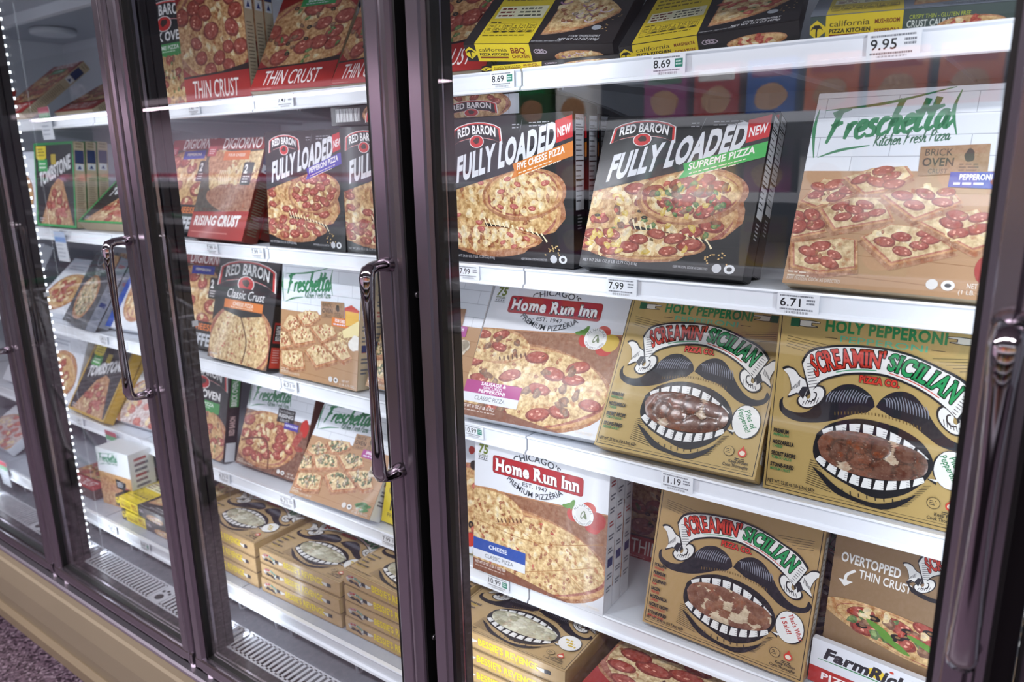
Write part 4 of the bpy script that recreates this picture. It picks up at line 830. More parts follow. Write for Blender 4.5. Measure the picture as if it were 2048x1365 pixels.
# ------------------------------------------------------------------ shelves
JX = [-3.835, -3.07, -2.31, -1.55, -.785, -.02]
LV = {'top': 1.653, 'second': 1.300, 'third': .967, 'fourth': .634}
BAY = {0: 'left end', 1: 'far left', 2: 'left', 3: 'middle', 4: 'right'}
def rail_bm(x0, x1, y, zt, h=.036):
    bm = bmesh.new()
    prism_x(bm, [(y, zt), (y - .010, zt + .001), (y - .0115, zt - .002), (y - .0075, zt - .005), (y - .0075, zt - h + .008), (y - .013, zt - h + .006), (y - .015, zt - h + .001), (y - .011, zt - h - .001), (y, zt - h)], x0, x1)
    return bm
def bracket_bm(x, y0, z):
    bm = bmesh.new(); pr = [(y0 + .12, z - .0185), (.98, z - .0185), (.98, z - .115), (.90, z - .105), (y0 + .30, z - .052), (y0 + .20, z - .040), (y0 + .12, z - .028)]
    prism_x(bm, pr[::-1], x - .002, x + .002)
    return bm
for i in range(5):
    for lv, z in LV.items():
        x0, x1 = JX[i] + .002, JX[i + 1] - .002
        if i == 0 and lv == 'top': continue
        s = thing('wire_free_shelf'.replace('wire_free_', 'freezer_'), f'white freezer shelf with price channel, {lv} level of the {BAY[i]} bay', 'shelf', ((x0 + x1) / 2, .34, z), group='freezer shelves')
        cx = (x0 + x1) / 2
        bm = bmesh.new(); box(bm, x0 - cx, x1 - cx, .001, .635, -.018, 0)
        for dx in (.12, .36, .60): box(bm, x0 - cx + dx, x0 - cx + dx + .035, .02, .62, -.026, -.018)
        obj('shelf_panel', bm, M['white'], s)
        bm = rail_bm(x0 - cx, x1 - cx, 0, 0); obj('price_channel', bm, M['rail'], s)
        for x in (x0 + .003, x1 - .003):
            bm = bracket_bm(x - cx, 0, 0);
            for v in bm.verts: v.co.y = min(v.co.y, .64)
            obj('bracket', bm, M['white'], s)
# the low front shelf of each bay stands further forward, on wire legs
for i in range(5):
    x0, x1 = JX[i] + .002, JX[i + 1] - .002
    if i == 3: x0 -= .045
    if i == 2: x1 -= .045
    cx = (x0 + x1) / 2
    s = thing('freezer_shelf', f'low forward freezer shelf on wire legs at the bottom of the {BAY[i]} bay', 'shelf', (cx, .184, .424), group='freezer shelves')
    bm = bmesh.new(); box(bm, x0 - cx, x1 - cx, .001, .78, -.012, 0); obj('shelf_panel', bm, M['grey'], s)
    obj('price_channel', rail_bm(x0 - cx, x1 - cx, 0, 0, .036), M['rail'], s)
    for dx in (.10, .16, .40, .60, .66):
        bm = bmesh.new(); x = x0 - cx + dx
        tube(bm, [(x, .012, -.014), (x, .018, -.05), (x, .022, -.092), (x, .03, -.0965), (x, .30, -.0965)], .0032, 8); obj('wire_leg', bm, M['wire'], s)
    bm = bmesh.new(); tube(bm, [(x0 - cx + .05, .020, -.055), (x1 - cx - .05, .020, -.055)], .003, 8); obj('wire_stretcher', bm, M['wire'], s)

# ------------------------------------------------------------------ cartons
def inked(name, arts, bodies, material, parent=None, bevel=0.0):
    """bodies: list of (verts, faces, colour); arts: list of (art, map)"""
    V, F, K = [], [], []
    for vs, fs, col in bodies:
        o = len(V); V += vs; F += [tuple(i + o for i in f) for f in fs]; K += [(*col, 0.0)] * len(fs)
    for art, mp in arts:
        for pts, col, al, z in art.L:
            o = len(V); V += [mp(u, v, z * Art.STEP) for u, v in pts]; F.append(tuple(range(o, o + len(pts)))); K.append((*col, al))
    me = D.meshes.new(name); me.from_pydata(V, [], F)
    at = me.color_attributes.new('Col', 'FLOAT_COLOR', 'CORNER'); buf = []
    for f, k in zip(F, K): buf += list(k) * len(f)
    at.data.foreach_set('color', buf); me.materials.append(material); me.update()
    o = D.objects.new(name, me); C.objects.link(o)
    if parent: o.parent = parent
    return o
BOXF = [(0, 1, 5, 4), (1, 2, 6, 5), (2, 3, 7, 6), (3, 0, 4, 7), (0, 3, 2, 1), (4, 5, 6, 7)]
def bx8(x0, x1, y0, y1, z0, z1): return [(x0, y0, z0), (x1, y0, z0), (x1, y1, z0), (x0, y1, z0), (x0, y0, z1), (x1, y0, z1), (x1, y1, z1), (x0, y1, z1)]
def cham(x0, x1, y0, y1, z0, z1, c):                      # box whose twelve edges are slightly cut
    V = []; F = []
    bm = bmesh.new(); vs = box(bm, x0, x1, y0, y1, z0, z1); bmesh.ops.recalc_face_normals(bm, faces=bm.faces[:])
    bmesh.ops.bevel(bm, geom=bm.edges[:], offset=c, segments=2, affect='EDGES')
    bm.verts.index_update(); V = [tuple(v.co) for v in bm.verts]; F = [tuple(v.index for v in f.verts) for f in bm.faces]; bm.free(); return V, F
ARTS = {}
def art(key):
    if key not in ARTS:
        k, *r = key.split(':')
        ARTS[key] = {'five': lambda: d_loaded('FIVE CHEESE PIZZA', '#cf7a2c', 'chs'), 'supreme': lambda: d_loaded('SUPREME PIZZA', '#3fae52', 'sup'), 'flpep': lambda: d_loaded('PEPPERONI PIZZA', '#4a3fa8', 'pep'),
            'baron': lambda: d_baron(r[0]), 'fresc': lambda: d_fresc(r[0]), 'home': lambda: d_homerun(r[0]), 'sic': lambda: d_sicilian(r[0]), 'bside': d_bessie_side, 'over': d_over, 'digi': lambda: d_digi(r[0]), 'cpk': lambda: d_cpk(r[0]),
            'cside': lambda: d_cpk_side(r[0]), 'tomb': lambda: d_tomb(*(('#3aa45a', '#3aa45a') if r[0] == 'g' else ('#c9a23a', '#4a9a4a'))), 'flat': d_flat, 'white': lambda: d_white(r[0]), 'farm': d_farm, 'hflat': d_hri_flat, 'bag': d_bag}[k]()
    return ARTS[key]
def window_mesh(kind, W, H, parent):
    rnd = random.Random(len(kind)); c = (.525, .71); ring = catmull(WIN + WIN[:1], 5)[:-1]; n = len(ring); R = 26; V = []; F = []; K = []
    pal = {'holy': ('#653624', '#7a452f', '#c8b59c'), 'mambo': ('#7d4c36', '#8f5b40', '#d8c6a8'), 'bessie': ('#a3a284', '#bdbca2', '#d8d8c2')}[kind]
    discs = []
    for _ in range(260):
        x, y = rnd.uniform(.27, .78), rnd.uniform(.59, .82); d = .082 if kind == 'holy' else .045
        if all(math.hypot(x - a, y - b) > d for a, b, h, k in discs): discs.append((x, y, rnd.uniform(.4, 1), rnd.choice((0, 0, 1, 1, 2) if kind != 'holy' else (0, 1, 1))))
    rad = .066 if kind == 'holy' else .040
    def surf(u, v, t):
        best, hk = 0.0, -1
        for x, y, h, k in discs:
            q = math.hypot(u - x, (v - y)) / rad
            if q < 1:
                e = (1 - q ** 4) * .7 + h * .5
                if e > best: best, hk = e, k
        return best, hk
    UV = [c]; V.append(((c[0] - .5) * W, -.0036, H - c[1] * H / 1.02)); info = [surf(c[0], c[1], 0)]
    for j in range(1, R + 1):
        t = j / R
        for u, v in ring:
            u2, v2 = c[0] + (u - c[0]) * t, c[1] + (v - c[1]) * t * .95; UV.append((u2, v2)); e, hk = surf(u2, v2, t); info.append((e, hk))
            d = .0028 + .0022 * e * (1 - t ** 6)
            V.append(((u2 - .5) * W, -d, H - v2 * H / 1.02))
    for j in range(R):
        for i in range(n):
            k2 = (i + 1) % n
            f = (0, 1 + i, 1 + k2) if j == 0 else (1 + (j - 1) * n + i, 1 + j * n + i, 1 + j * n + k2, 1 + (j - 1) * n + k2)
            hk = info[f[1]][1]; uc, vc = (sum(UV[q][a] for q in f) / len(f) for a in (0, 1)); ed = min((abs(math.hypot(uc - x, vc - y) / rad - .93) for x, y, h, k in discs), default=1)
            col = lin(pal[2] if hk < 0 else pal[hk]); col = tuple(c * (.55 if ed < .07 and hk >= 0 and kind == 'holy' else 1) for c in col); F.append(f); K.append((*col, .55))
    me = D.meshes.new('pizza'); me.from_pydata(V, [], F); at = me.color_attributes.new('Col', 'FLOAT_COLOR', 'CORNER'); buf = []
    for f, k in zip(F, K): buf += list(k) * len(f)
    at.data.foreach_set('color', buf); me.materials.append(M['film']); me.polygons.foreach_set('use_smooth', [True] * len(F)); me.update()
    o = D.objects.new('pizza', me); C.objects.link(o); o.parent = parent; o['label'] = 'pizza seen through the mouth-shaped window'
PROTO = {}
def carton(name, key, label, W, H, T, side='#1a181d', sidekind=None, bottom=None, group=None):
    ck = (name, key, W, H, T, side, sidekind, bottom)
    if ck in PROTO:
        r = dup(PROTO[ck], label)
        if group: r['group'] = group
        return r
    A = art(key); r = thing(name, label, 'package', group=group)
    hy = A.h
    mp = lambda u, v, z: ((u - .5) * W, -.0010 - z, H - v * H / hy)
    inked('front_panel', [(A, mp)], [(bx8(-W / 2, W / 2, -.0010, -.0002, 0, H), BOXF, lin(A.bg))], M['print'], r)
    arts = []
    if sidekind:
        S = d_side(side, sidekind, H / T); arts.append((S, lambda u, v, z: (W / 2 + .0004 + z, u * T, H - v * T)))
    if bottom:
        Bt = art(bottom); arts.append((Bt, lambda u, v, z: ((u - .5) * W, v * T / Bt.h, -.0004 - z)))
        Bb = lin(Bt.bg); bb = [(bx8(-W / 2, W / 2, 0.0004, T, -.0004, .0004), BOXF, Bb)]
    else: bb = []
    v, f = cham(-W / 2, W / 2, -.0003, T, 0, H, .0014)
    inked('carton', arts, [(v, f, lin(side))] + bb, M['print'], r)
    if key.startswith('sic'): window_mesh(key.split(':')[1], W, H, r)
    PROTO[ck] = r; return r
def place(r, x, y, z, yaw=0, tilt=0, roll=0, T=.042):
    r.rotation_mode = 'YXZ'; t = math.radians(tilt)
    r.rotation_euler = (-t, -math.radians(roll), math.radians(yaw)); r.location = (x, y, z + T * max(math.sin(t), 0) + .0008 + (.0012 if tilt > 80 else 0)); return r
def row(name, key, label, x, y, z, yaw=0, tilt=0, roll=0, W=.287, H=.28, T=.042, n=0, side='#1a181d', sidekind=None, bottom=None, cat=None, group=None, nl=('directly behind', 'third in the row behind', 'fourth in the row behind')):
    out = []
    for k in range(n + 1):
        lb = label if k == 0 else f'{nl[k - 1]} the {label}'
        if len(lb.split()) > 16: lb = ' '.join(lb.split()[:16])
        r = carton(name, key, lb, W, H, T, side, sidekind, bottom, group)
        d = k * (T / max(math.cos(math.radians(tilt)), .3) + .0035)
        place(r, x - math.sin(math.radians(yaw)) * d, y + math.cos(math.radians(yaw)) * d, z, yaw, tilt, roll if k == 0 else 0, T); out.append(r)
        if cat: r['category'] = cat
    return out
A_, B_, C_, D_, E_ = 1.653, 1.300, .967, .634, .424
BK = '#17151a'; TAN = '#c8b89c'; KR = '#b2955f'
PB = 'pizza_box'
# right bay
row(PB, 'five', 'black pizza box with orange five cheese band behind the right door', -.839, .360, B_, 1.1, 0, .6, .287, .277, .042, 2, BK, 'nutri')
row(PB, 'supreme', 'black pizza box with green supreme band behind the right door', -.522, .334, B_ - .004, .1, 20.5, -.7, .294, .273, .042, 1, BK, 'nutri')
row(PB, 'fresc:pep', 'white tile pizza box with blue pepperoni label, largest in its row', -.169, .322, B_ - .004, -2.5, 21, -.4, .289, .294, .042, 1, '#c9b79a', 'white')
row(PB, 'home:sau', 'white pizza box with red nameplate and magenta sausage label', -.790, .325, C_, 3.6, 33, 0, .318, .305, .04, 1, '#d9d9de', 'white')
row(PB, 'sic:holy', 'gold mouth-window pizza box with green heading, left one of the pair', -.479, .319, C_, 1.5, 32, -.2, .291, .292, .042, 0, KR, 'kraft')
row(PB, 'sic:holy', 'gold mouth-window pizza box with green heading, touching the right door frame', -.181, .347, C_ - .002, -.6, 5, -.3, .292, .291, .042, 0, KR, 'kraft')
row(PB, 'home:che', 'white pizza box with red nameplate and blue cheese label', -.767, .326, D_ - .002, 1.2, 3.6, -.5, .316, .304, .034, 2, '#dcdde2', 'white')
row(PB, 'sic:mambo', 'brown mouth-window pizza box with red slogan bubble on the fourth shelf', -.384, .338, D_, -.7, 13.5, -.8, .293, .274, .042, 0, '#95794c', 'kraft')
row(PB, 'over', 'brown pizza box with blue top edge and thin crust slices', -.077, .372, D_, -1, 6, -1, .292, .286, .042, 0, '#84694c', 'white')
for x, y, z, lb, hh in ((-.479, .55, C_, 'gold mouth-window box standing upright behind the left one of the gold pair', .292), (-.180, .47, C_, 'gold mouth-window box standing upright behind the one touching the door frame', .291), (-.300, .47, D_, 'brown mouth-window box standing upright behind the one with the red slogan bubble', .274)):
    row(PB, 'sic:holy' if z == C_ else 'sic:mambo', lb, x, y, z, 0, 0, 0, .291 if z == C_ else .293, hh, .042, 0, KR if z == C_ else '#95794c', 'kraft')
for k in range(2): row(PB, 'digi:sup', ('dark red box standing deep on the fourth shelf beside the cheese boxes', 'dark red box standing behind the other deep one beside the cheese boxes')[k], -.575, .56 + k * .045, D_, 0, 0, 0, .242, .26, .04, 0, '#6a2420', None)
row('snack_box', 'farm', 'small white box with green underline standing before two brown pizza boxes', -.135, .3555, D_, -3, 0, -2, .20, .082, .012, 0, '#d9dae0')
# tilted cartons on the top shelf of the right bay
for k, lb, x, y, dz, yw, ti, ro, w, T in (('bbq', 'dark tilted box with yellow panel and chicken pizza, leftmost on the top right shelf', -.757, .331, .0115, 15, 51, -6.5, .280, .034), ('mar', 'dark tilted box with yellow panel and tomato pizza at the middle of the top shelf', -.464, .358, 0, 3.3, 60, 7, .272, .030), ('mus', 'grey tilted box with yellow panel and mushroom pizza by the right door frame', -.186, .400, 0, 12, 72, -1.5, .258, .036)):
    row(PB, 'cpk:' + k, lb, x, y, A_ + dz, yw, ti, ro, w, .25, T, 0, '#241d1d', None, 'cside:' + k)
row(PB, 'cpk:bbq', 'dark flat box with yellow edge peeking out below the chicken pizza box', -.745, .352, A_, 6, 90, 0, .268, .22, .0095, 0, '#241d1d', None, 'cside:bbq')
row(PB, 'digi:sup', 'red thin crust pizza box half hidden behind the post, left end of top right shelf', -1.045, .40, A_, 4, 33, 0, .242, .31, .03, 0, TAN, 'tan')
row(PB, 'digi:sup', 'red thin crust pizza box right of the leaning supreme one', -1.275, .42, A_, 4, 33, 0, .20, .30, .03, 0, TAN, 'tan')
# middle bay
row(PB, 'digi:pep', 'upright red pepperoni thin crust pizza box on the top shelf', -1.79, .40, A_, 7, 0, 0, .243, .325, .03, 2, TAN, 'tan')
row(PB, 'digi:sup', 'leaning red supreme thin crust pizza box on the top shelf', -1.506, .40, A_, 11, 33, 0, .242, .31, .03, 0, TAN, 'tan')
row(PB, 'baron:brick', 'black brick oven pizza box beside the upright red one, top shelf', -2.045, .41, A_, 0, 4, 0, .285, .285, .042, 1, BK, 'green')
row(PB, 'digi:rise', 'red rising crust cheese pizza box on the second shelf', -1.760, .322, B_ - .006, -.6, 22, -.5, .246, .274, .045, 1, '#6a2c22', 'tan')
row(PB, 'digi:pepst', 'orange and black stuffed crust box left of the rising crust one', -2.025, .36, B_, -2, 24, 0, .245, .275, .045, 0, BK, None)
row(PB, 'flpep', 'black pizza box with purple pepperoni band left of its twin', -1.428, .350, B_ - .003, -1.2, 3, -.2, .283, .273, .042, 1, BK, 'nutri')
row(PB, 'flpep', 'black pizza box with purple pepperoni band nearest the middle door frame', -1.143, .350, B_ - .002, 0, 0, 0, .281, .274, .042, 1, BK, 'nutri')
row(PB, 'baron:classic', 'black classic crust cheese pizza box with red arched emblem', -1.732, .328, C_, -2.4, 15, 0, .28, .283, .042, 0, BK, 'baron')
row(PB, 'digi:pepst', 'orange and black stuffed crust box left of the classic crust one', -2.015, .37, C_, 0, 16, 0, .245, .275, .045, 0, BK, None)
row(PB, 'fresc:chs', 'white tile pizza box with orange four cheese label', -1.419, .340, C_, .3, 8.4, 0, .285, .285, .042, 1, '#c9b79a', 'white')
row(PB, 'fresc:spin', 'white tile pizza box with magenta label, partly behind the middle door frame, third shelf', -1.115, .352, C_, 0, 28, 0, .287, .30, .042, 0, '#e3e3e6', 'white')
row(PB, 'baron:brick', 'black brick oven pizza box at the left of the fourth shelf', -2.035, .36, D_, -2, 12, 0, .282, .285, .042, 0, BK, 'green')
row(PB, 'fresc:rising', 'dark pepperoni pizza box with black rising sign on the fourth shelf', -1.714, .373, D_, 1.2, 21, 0, .278, .250, .042, 0, '#6b3a25', None)
row(PB, 'fresc:spin', 'white tile pizza box with spinach squares leaning on the fourth shelf', -1.391, .319, D_ - .002, 1.8, 35, 0, .289, .274, .042, 0, '#e3e3e6', 'white')
row(PB, 'white:yellow', 'white and yellow box behind the post between the near doors', -1.095, .355, D_, 0, 15, 0, .285, .29, .042, 0, '#d9c02a', 'white')
def flat_box(key, label, x, y, z, yaw, T, W=.296, H=.235, side=KR, bottom='bside', sidekind=None):
    return row(PB, key, label, x, y, z, yaw, 90, 0, W, H, T, 0, side, sidekind, bottom)
row(PB, 'baron:classic', 'black box lying flat on the purple band pizza boxes', -1.155, .352, B_ + .281, 3, 90, 0, .285, .28, .040, 0, BK, None, 'white:bl') if 0 else None
def lying(label, x, y, z, yaw, pale=False):
    r = carton(PB, 'baron:classic', label, .285, .28, .0401, BK, None, None); place(r, x, y, z, yaw, 90, 0, .0401)
    A = Art(.14, '#1a181d', seed=7)
    if pale: A.rect(.30, .008, .985, .132, '#c9cbd3'); A.lines(.33, .02, .5, 6, .019, .009, '#8a8d96', jag=.1); A.rect(.90, .008, .905, .132, '#8a8d96')
    else: A.barcode(.05, .02, .30, .115, 18, True); A.pizza(.62, .07, .3, .1, [('chs', 8, .03), ('pep', 7, .04)], rim=.1); baron_logo(A, .36, .035, .80, .125)
    inked('edge_label', [(A, lambda u, v, z: ((u - .5) * .285, v * .0401 / .14, -.0010 - z))], [(bx8(-.1425, .1425, .0005, .0396, -.0010, .0002), BOXF, lin('#1a181d'))], M['print'], r)
lying('black box lying flat on the purple band pizza boxes', -1.160, .354, B_ + .2745, 3)
lying('black box lying flat on the five cheese pizza boxes', -.965, .385, B_ + .2785, -1, True)
# stacks lying flat on the low shelf
for nm, x, tp, y, T, n in (('left', -1.701, .55, .205, .040, 3), ('middle', -1.387, .54, .205, .0375, 3), ('right', -1.077, .573, .212, .0365, 4), ('near', -.772, .565, .205, .0345, 4)):
    for k in range(n):
        j = random.Random(nm + str(k)); top = k == n - 1
        pos = ('top', 'second', 'third', 'lowest')[n - 1 - k] if n == 4 else ('top', 'middle', 'lowest')[n - 1 - k]
        wh = {'left': 'leftmost flat brown stack', 'middle': 'second flat brown stack from the left', 'right': 'third flat brown stack from the left', 'near': 'flat brown stack behind the right door'}[nm]
        flat_box('sic:bessie', f'brown mouth-window pizza box, {pos} of the {wh}', x + j.uniform(-.004, .004), y + j.uniform(0, .006), E_ + k * (T + .0042), j.uniform(-1.5, 1.5), T)
for k in range(3):
    row(PB, 'hflat', f"red pepperoni pizza box lying flat below the cheese boxes, {('lowest', 'middle', 'top')[k]} of three", -.445, .215, E_ + k * .0475, 1 - k, 90, 0, .29, .18, .045, 0, '#9c2420')
row(PB, 'white:slice', 'white box standing at the back of the leftmost flat brown stack', -1.76, .50, E_, 0, 12, 0, .28, .165, .04, 0, '#dfe2e8', None)
# far left bay (through the second door)
for k, (x, yw) in enumerate(((-2.965, -2), (-2.690, 2), (-2.43, 3))):
    row(PB, 'digi:sup', ('red pizza box lying back at the far left of the top shelf', 'red pizza box lying back, middle of the three far left', 'red pizza box lying back beside the second door frame')[k], x, (.36, .45, .52)[k], A_, yw, (51, 60, 64)[k], 0, .245, .29, .032, 0, TAN, 'tan')
row('snack_bag', 'bag', 'crumpled red and white bag at the far end of the top shelf', -3.20, .37, A_, 0, 20, 0, .14, .13, .06, 0, '#a8342c')
row(PB, 'tomb:g', 'green-edged pizza box with diagonal lettering on the far left second shelf', -2.722, .358, B_, .2, 6, 0, .28, .278, .034, 2, TAN, 'tan')
row(PB, 'tomb:g', 'green pizza box lying back beside the second door frame, second shelf', -2.40, .352, B_, 4, 50, 0, .27, .25, .036, 0, '#b7a588', 'tan')
row(PB, 'white:slice', 'white box at the far left of the second shelf', -3.03, .37, B_, 0, 8, 0, .26, .25, .04, 0, '#3f9a63', None)
row(PB, 'flat', 'charcoal flatbread box leaning on the far left third shelf', -2.625, .318, C_, -8.5, 32.5, 0, .236, .264, .032, 1, '#8a8d9a', 'white')
row(PB, 'white:blue', 'blue and white pizza box right of the charcoal flatbread box', -2.385, .365, C_, 4, 34, 0, .21, .265, .036, 0, '#e3e6ee', 'white')
row(PB, 'white:slice', 'white box lying back left of the charcoal flatbread box', -2.90, .352, C_, 2, 50, 0, .26, .25, .036, 0, '#e3e6ee', None)
row(PB, 'tomb:y', 'yellow-edged pizza box with slanted lettering on the far left fourth shelf', -2.664, .325, D_, -2, 31.5, 0, .279, .263, .036, 1, '#c9a23a', None)
row(PB, 'white:purple', 'white and lilac pizza box right of the yellow-edged one', -2.385, .362, D_, 3, 40, 0, .25, .29, .036, 0, '#d9dce4', None)
row(PB, 'white:slice', 'white box with round pizza picture left of the yellow-edged one', -2.96, .352, D_, 0, 22, 0, .28, .265, .036, 0, '#d9dce4', None)
row('snack_bag', 'bag', 'white bag with fried food picture standing on the low left shelf', -2.335, .245, E_, 6, 0, 0, .168, .195, .085, 0, '#dfe3e6', 'white')
for k in range(2):
    row(PB, 'cpk:mar' if k else 'cpk:bbq', ('yellow and dark box under the gold topped box on the low left shelf', 'gold topped flat box on the low left shelf')[k], -2.10 - .035 * k, .212, E_ + k * .0375, 1 - k, 90, 0, .29, .25, .034, 0, '#c2a54a', None, 'cside:bbq')
row(PB, 'digi:sup', 'dark red box lying flat at the back of the low left shelf', -2.57, .22, E_, 0, 90, 0, .24, .22, .034, 0, '#4a2a22')
# left end bay (through the far left door)
for lv, z, lab in (('third', C_, 'white box on the third shelf seen through the far left door'), ('fourth', D_, 'white box on the fourth shelf seen through the far left door')):
    row(PB, 'white:slice', lab, -3.30, .36, z, 0, 30, 0, .28, .26, .036, 0, '#d9dce4', None)
row(PB, 'white:purple', 'lilac box on the low shelf seen through the far left door', -3.25, .22, E_, 0, 60, 0, .28, .24, .036, 0, '#d9dce4', None)

# ------------------------------------------------------------------ shelf-edge price tags
TAGS = [('8.69', -.824, A_, 'g', 'below the chicken pizza box', .052), ('8.69', -.507, A_, 'g', 'below the tomato pizza box', .056), ('9.95', -.193, A_, '', 'below the mushroom pizza box', .064), ('7.99', -.915, B_, '', 'below the five cheese box', .052), ('7.99', -.580, B_, '', 'below the supreme box', .057), ('6.71', -.288, B_, '', 'below the large white tile box', .060),
        ('10.99', -.915, C_, 'g', 'below the white sausage pizza box', .050), ('11.19', -.467, C_, '', 'below the left gold box', .058), ('10.99', -.862, D_, 'g', 'below the white cheese pizza box', .058), ('7.47', -1.790, A_, '', 'below the upright red box', .05), ('7.47', -1.430, A_, '', 'below the leaning red box', .056), ('7.99', -1.588, B_, '', 'below the rising crust box', .050), ('7.99', -1.78, B_, '', 'at the left of the rising crust box', .05),
        ('6.71', -1.508, C_, '', 'below the orange label box', .054), ('6.71', -1.850, D_, '', 'at the left of the fourth shelf', .052), ('6.71', -1.568, D_, '', 'below the spinach pizza box', .058), ('7.99', -1.185, D_, '', 'beside the middle door frame', .05), ('7.99', -2.66, B_, '', 'below the green-edged box', .05), ('5.99', -2.45, C_, '', 'below the charcoal box', .05), ('5.49', -2.72, D_, '', 'below the yellow-edged box', .05), ('8.69', -2.05, E_, 'g', 'below the gold topped box', .05), ('8.69', -2.24, E_, '', 'below the white bag', .05)]
for p, x, z, g, lb, Wt in TAGS:
    low = z == E_
    A = Art(.66, '#eceef3', seed=len(lb)); k = .62 if len(p) < 5 else .70
    A.lines(.06, .05, .85, 1, .05, .05, '#777a82', jag=.1); A.text(p, .07, .40, .25, '#1b1c20', w=k * .8, bold=.012)
    if g: A.rect(.70, .14, .93, .42, '#1f7d66'); A.lines(.73, .2, .17, 2, .09, .05, '#cfe6df', jag=.1)
    else: A.lines(.70, .16, .22, 2, .1, .06, '#777a82', jag=.1)
    A.lines(.07, .47, .8, 1, .05, .05, '#777a82', jag=.05); A.up()
    for i in range(26): A.raw([(.2 + i * .022, .55), (.2 + i * .022 + .004 + .008 * (i * 7 % 3) / 2, .55), (.2 + i * .022 + .004 + .008 * (i * 7 % 3) / 2, .63), (.2 + i * .022, .63)], '#2a2b30')
    y = (.184 if low else .34) - .0105
    o = inked('price_tag', [(A, lambda u, v, zz: ((u - .5) * Wt, -.0004 - zz, .0155 - v * Wt * .8))], [(bx8(-Wt / 2, Wt / 2, -.0004, .0012, .0155 - .528 * Wt, .0155), BOXF, lin('#eceef3'))], M['tagp'])
    o.location = (x, y - .0012 - .0018, z - .0165 - .001); tag(o, f'small white {p} price tag {lb}', 'price tag', 'shelf-edge price tags')
def talker(x, z, cols, label, low=0):
    A = Art(1.4, '#dfe3ea', seed=int(-x * 100)); A.rect(0, 0, 1, .25, cols[0]); A.rect(0, .25, 1, .5, cols[1]); A.lines(.1, .6, .7, 4, .18, .06, '#9aa0b0')
    o = inked('shelf_sign', [(A, lambda u, v, zz: ((u - .5) * .075, -.0006 - zz, -v * .07))], [(bx8(-.0375, .0375, -.0006, .0006, -1.4 * .07, 0), BOXF, lin('#dfe3ea'))], M['tagp'])
    o.location = (x, (.184 if low else .34) - .019, z); o.rotation_euler = (.05, 0, 0); tag(o, label, 'sign')
talker(-2.60, A_ + .03, ('#a8455a', '#5a9a72'), 'hanging promotional card with pink and green bands on the far left top shelf')
talker(-2.49, D_ - .004, ('#b8455a', '#5fae7a'), 'hanging promotional card with red and green bands under the lilac pizza box')
talker(-3.02, E_ + .03, ('#c85a6a', '#8fbe9a'), 'hanging promotional card at the low left shelf beside the door post', 1)
talker(-2.63, B_ - .005, ('#c3d3ee', '#7fa6de'), 'pale blue shelf card under the green-edged pizza box')

# ------------------------------------------------------------------ the other side of the aisle (seen mirrored in the glass)
rnd = random.Random(4)
def fixture(x0, x1, y, name, label, cat, levels, back, shelfm, body):
    f = thing(name, label, cat, ((x0 + x1) / 2, y, 0)); inv = Matrix.Translation((-(x0 + x1) / 2, -y, 0))
    def p(n, bm, m): o = obj(n, bm, m, f); o.matrix_parent_inverse = inv; return o
    bm = bmesh.new(); box(bm, x0, x1, y - .75, y - .70, .0, 2.05); p('back_panel', bm, back)
    bm = bmesh.new(); box(bm, x0, x1, y - .70, y, .0, levels[0] - .02); p('plinth', bm, body)
    for z in levels:
        bm = bmesh.new(); box(bm, x0, x1, y - .70, y - .01, z - .02, z); p('shelf', bm, shelfm); bm = bmesh.new(); box(bm, x0, x1, y - .01, y, z - .035, z + .005); p('price_channel', bm, M['rail'])
    return p
lvA = (.35, .70, 1.02, 1.34, 1.66)
pA = fixture(-2.4, 2.6, -2.35, 'grocery_shelving', 'dark grocery shelving with white price channels across the aisle', 'shelving', lvA, M['mull'], M['grey'], M['mull'])
pB = fixture(-7.6, -2.5, -2.15, 'open_cooler', 'open meat cooler with pink lighting across the aisle', 'cooler', (.62, .86, 1.12, 1.38), M['white'], M['white'], M['tan'])
bm = bmesh.new(); box(bm, -7.6, -2.5, -2.9, -2.1, 1.95, 2.35); pB('canopy', bm, M['mull'])
bm = bmesh.new(); box(bm, -7.5, -2.6, -2.16, -2.13, 1.915, 1.945); pB('canopy_lamp', bm, mat('pink_lamp', '#ffffff', emit=(1.0, .80, .92), estr=.7))
cols = ['#a02a26', '#1f4f9a', '#c9a22a', '#2f7d4a', '#d9d4cf', '#8a2f6a', '#c4602a', '#5a2a22', '#e3e3e8', '#3a5f3a']
def pack(w, h, d, c0, c1, nm):
    A = Art(h / w, c0, seed=rnd.randrange(999)); A.rect(.1, .12 * h / w, .9, .32 * h / w, c1); A.ell(.5, .68 * h / w, .34, .24 * h / w, '#c98a4a', 1.0, .1)
    o = inked(nm, [(A, lambda u, v, z: ((u - .5) * w, .0005 + z, h - v * w))], [(*cham(-w / 2, w / 2, -d, 0, 0, h, .003), lin(c0))], M['print']); return o
protos = [pack(.20, .22, .10, cols[i], cols[(i + 4) % 10], 'grocery_box') for i in range(10)]
first = set()
for lz in lvA:
    x = -2.3
    while x < 2.4:
        i = rnd.randrange(10); o = protos[i] if i not in first else protos[i].copy()
        if i in first: C.objects.link(o)
        first.add(i); o.location = (x + .11, -2.40 - rnd.uniform(0, .03), lz + .001); x += .235 + (rnd.random() < .25) * .25
        tag(o, 'colourful boxed grocery on the dark shelving across the aisle', 'package', 'boxed groceries across the aisle')
def tray(c):
    bm = bmesh.new(); prism_x(bm, [(-.09, .0), (.09, .0), (.11, .035), (-.11, .035)], -.12, .12); bm2 = bm
    vs = box(bm, -.09, .09, -.08, .08, .032, .055, 1); me = obj('meat_tray', bm2, [mat('tray_' + c, c, .25, coat=.6), mat('meat_' + c, '#c2566e', .25, noise=.4, nscale=25, coat=.6)]); return me
trays = [tray('#d9b4cf'), tray('#e3dfe6'), tray('#3f8a5a'), tray('#c23a5a')]; used = set()
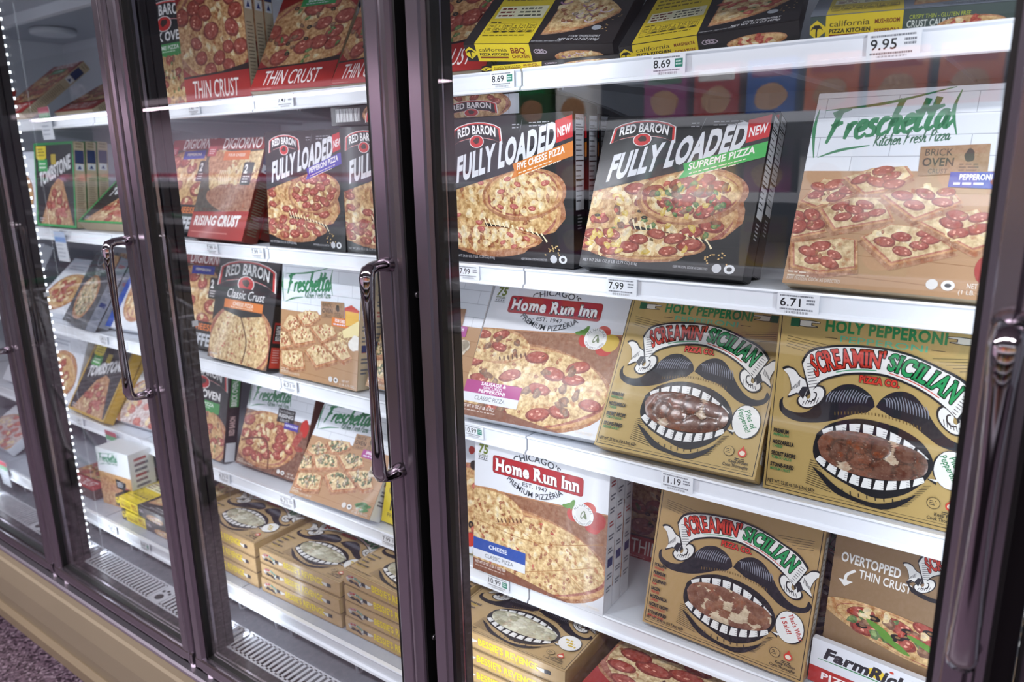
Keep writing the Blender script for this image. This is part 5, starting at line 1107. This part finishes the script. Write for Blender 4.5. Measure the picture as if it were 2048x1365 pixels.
for lz in (.62, .86, 1.12, 1.38):
    for r_ in range(2):
        x = -7.4
        while x < -2.7:
            i = rnd.randrange(4); o = trays[i] if i not in used else trays[i].copy()
            if i in used: C.objects.link(o)
            used.add(i); o.location = (x, -2.30 - r_ * .26, lz + .001); x += .27 + rnd.random() * .1
            tag(o, 'wrapped tray of pink meat in the open cooler across the aisle', 'meat tray', 'meat trays across the aisle')
s = thing('hanging_sign', 'dark sign board with pale letters above the open cooler', 'sign', (-6.1, -2.07, 2.06))
bm = bmesh.new(); box(bm, -.55, .55, -.02, 0, -.16, .16); obj('board', bm, M['rubber'], s)
A = Art(.5, '#16141a'); A.text('OM', .52, .34, .16, '#b9b2b8', w=.36, bold=.02, al='c')
inked('lettering', [(A, lambda u, v, z: ((u - .5) * -.6, .002 + z, .15 - v * .6))], [], M['print'], s)
# shopping cart in the aisle
ct = thing('shopping_cart', 'grey wire shopping cart standing in the aisle', 'shopping cart', (-3.35, -.78, 0), (0, 0, .15))
bm = bmesh.new()
P8 = [(-.40, -.26, .95), (.44, -.20, .88), (.44, .20, .88), (-.40, .26, .95)]; Q8 = [(-.34, -.22, .52), (.38, -.16, .50), (.38, .16, .50), (-.34, .22, .52)]
L3 = lambda a, b, t: tuple(a[i] + (b[i] - a[i]) * t for i in range(3))
for i in range(4):
    a, b, c, d = P8[i], P8[(i + 1) % 4], Q8[i], Q8[(i + 1) % 4]; n = 14 if i % 2 == 0 else 9
    for k in range(n + 1): tube(bm, [L3(a, b, k / n), L3(c, d, k / n)], .0022, 5)
    for k in range(8): tube(bm, [L3(a, c, k / 7), L3(b, d, k / 7)], .0022 if k else .006, 5)
for k in range(12): tube(bm, [L3(Q8[0], Q8[1], k / 11), L3(Q8[3], Q8[2], k / 11)], .0022, 5)
obj('basket', bm, M['wire'], ct)
bm = bmesh.new()
for y in (-.22, .22): tube(bm, [(-.46, y, .98), (-.40, y, .52), (-.30, y, .20), (.40, y * .8, .18)], .012, 8); tube(bm, [(-.34, y, .5), (.30, y * .8, .2)], .009, 8)
obj('chassis', bm, M['metal_plain'], ct)
bm = bmesh.new(); tube(bm, [(-.46, -.25, .98), (-.46, .25, .98)], .016, 10); obj('push_bar', bm, mat('green_plastic', '#1f5a3c', .35), ct)
for x, y in ((-.34, -.20), (-.34, .20), (.36, -.16), (.36, .16)):
    bm = bmesh.new(); tube(bm, [(x, y - .014, .063), (x, y + .014, .063)], .062, 18); box(bm, x - .012, x + .012, y - .022, y - .016, .06, .20); box(bm, x - .012, x + .012, y + .016, y + .022, .06, .20); obj('wheel', bm, M['rubber'], ct)
for k, x in enumerate((-5.2, -3.6, -2.0, -0.4, 1.2)):
    l = thing('ceiling_light', f"recessed white luminaire over the aisle, {('farthest', 'fourth', 'third', 'second', 'nearest')[k]} from the near end", 'ceiling light', (x, -1.75, 3.25), group='aisle luminaires')
    bm = bmesh.new(); box(bm, -.62, .62, -.17, .17, -.055, 0); obj('housing', bm, M['white'], l); bm = bmesh.new(); box(bm, -.57, .57, -.14, .14, -.062, -.055); obj('diffuser', bm, M['diff'], l)
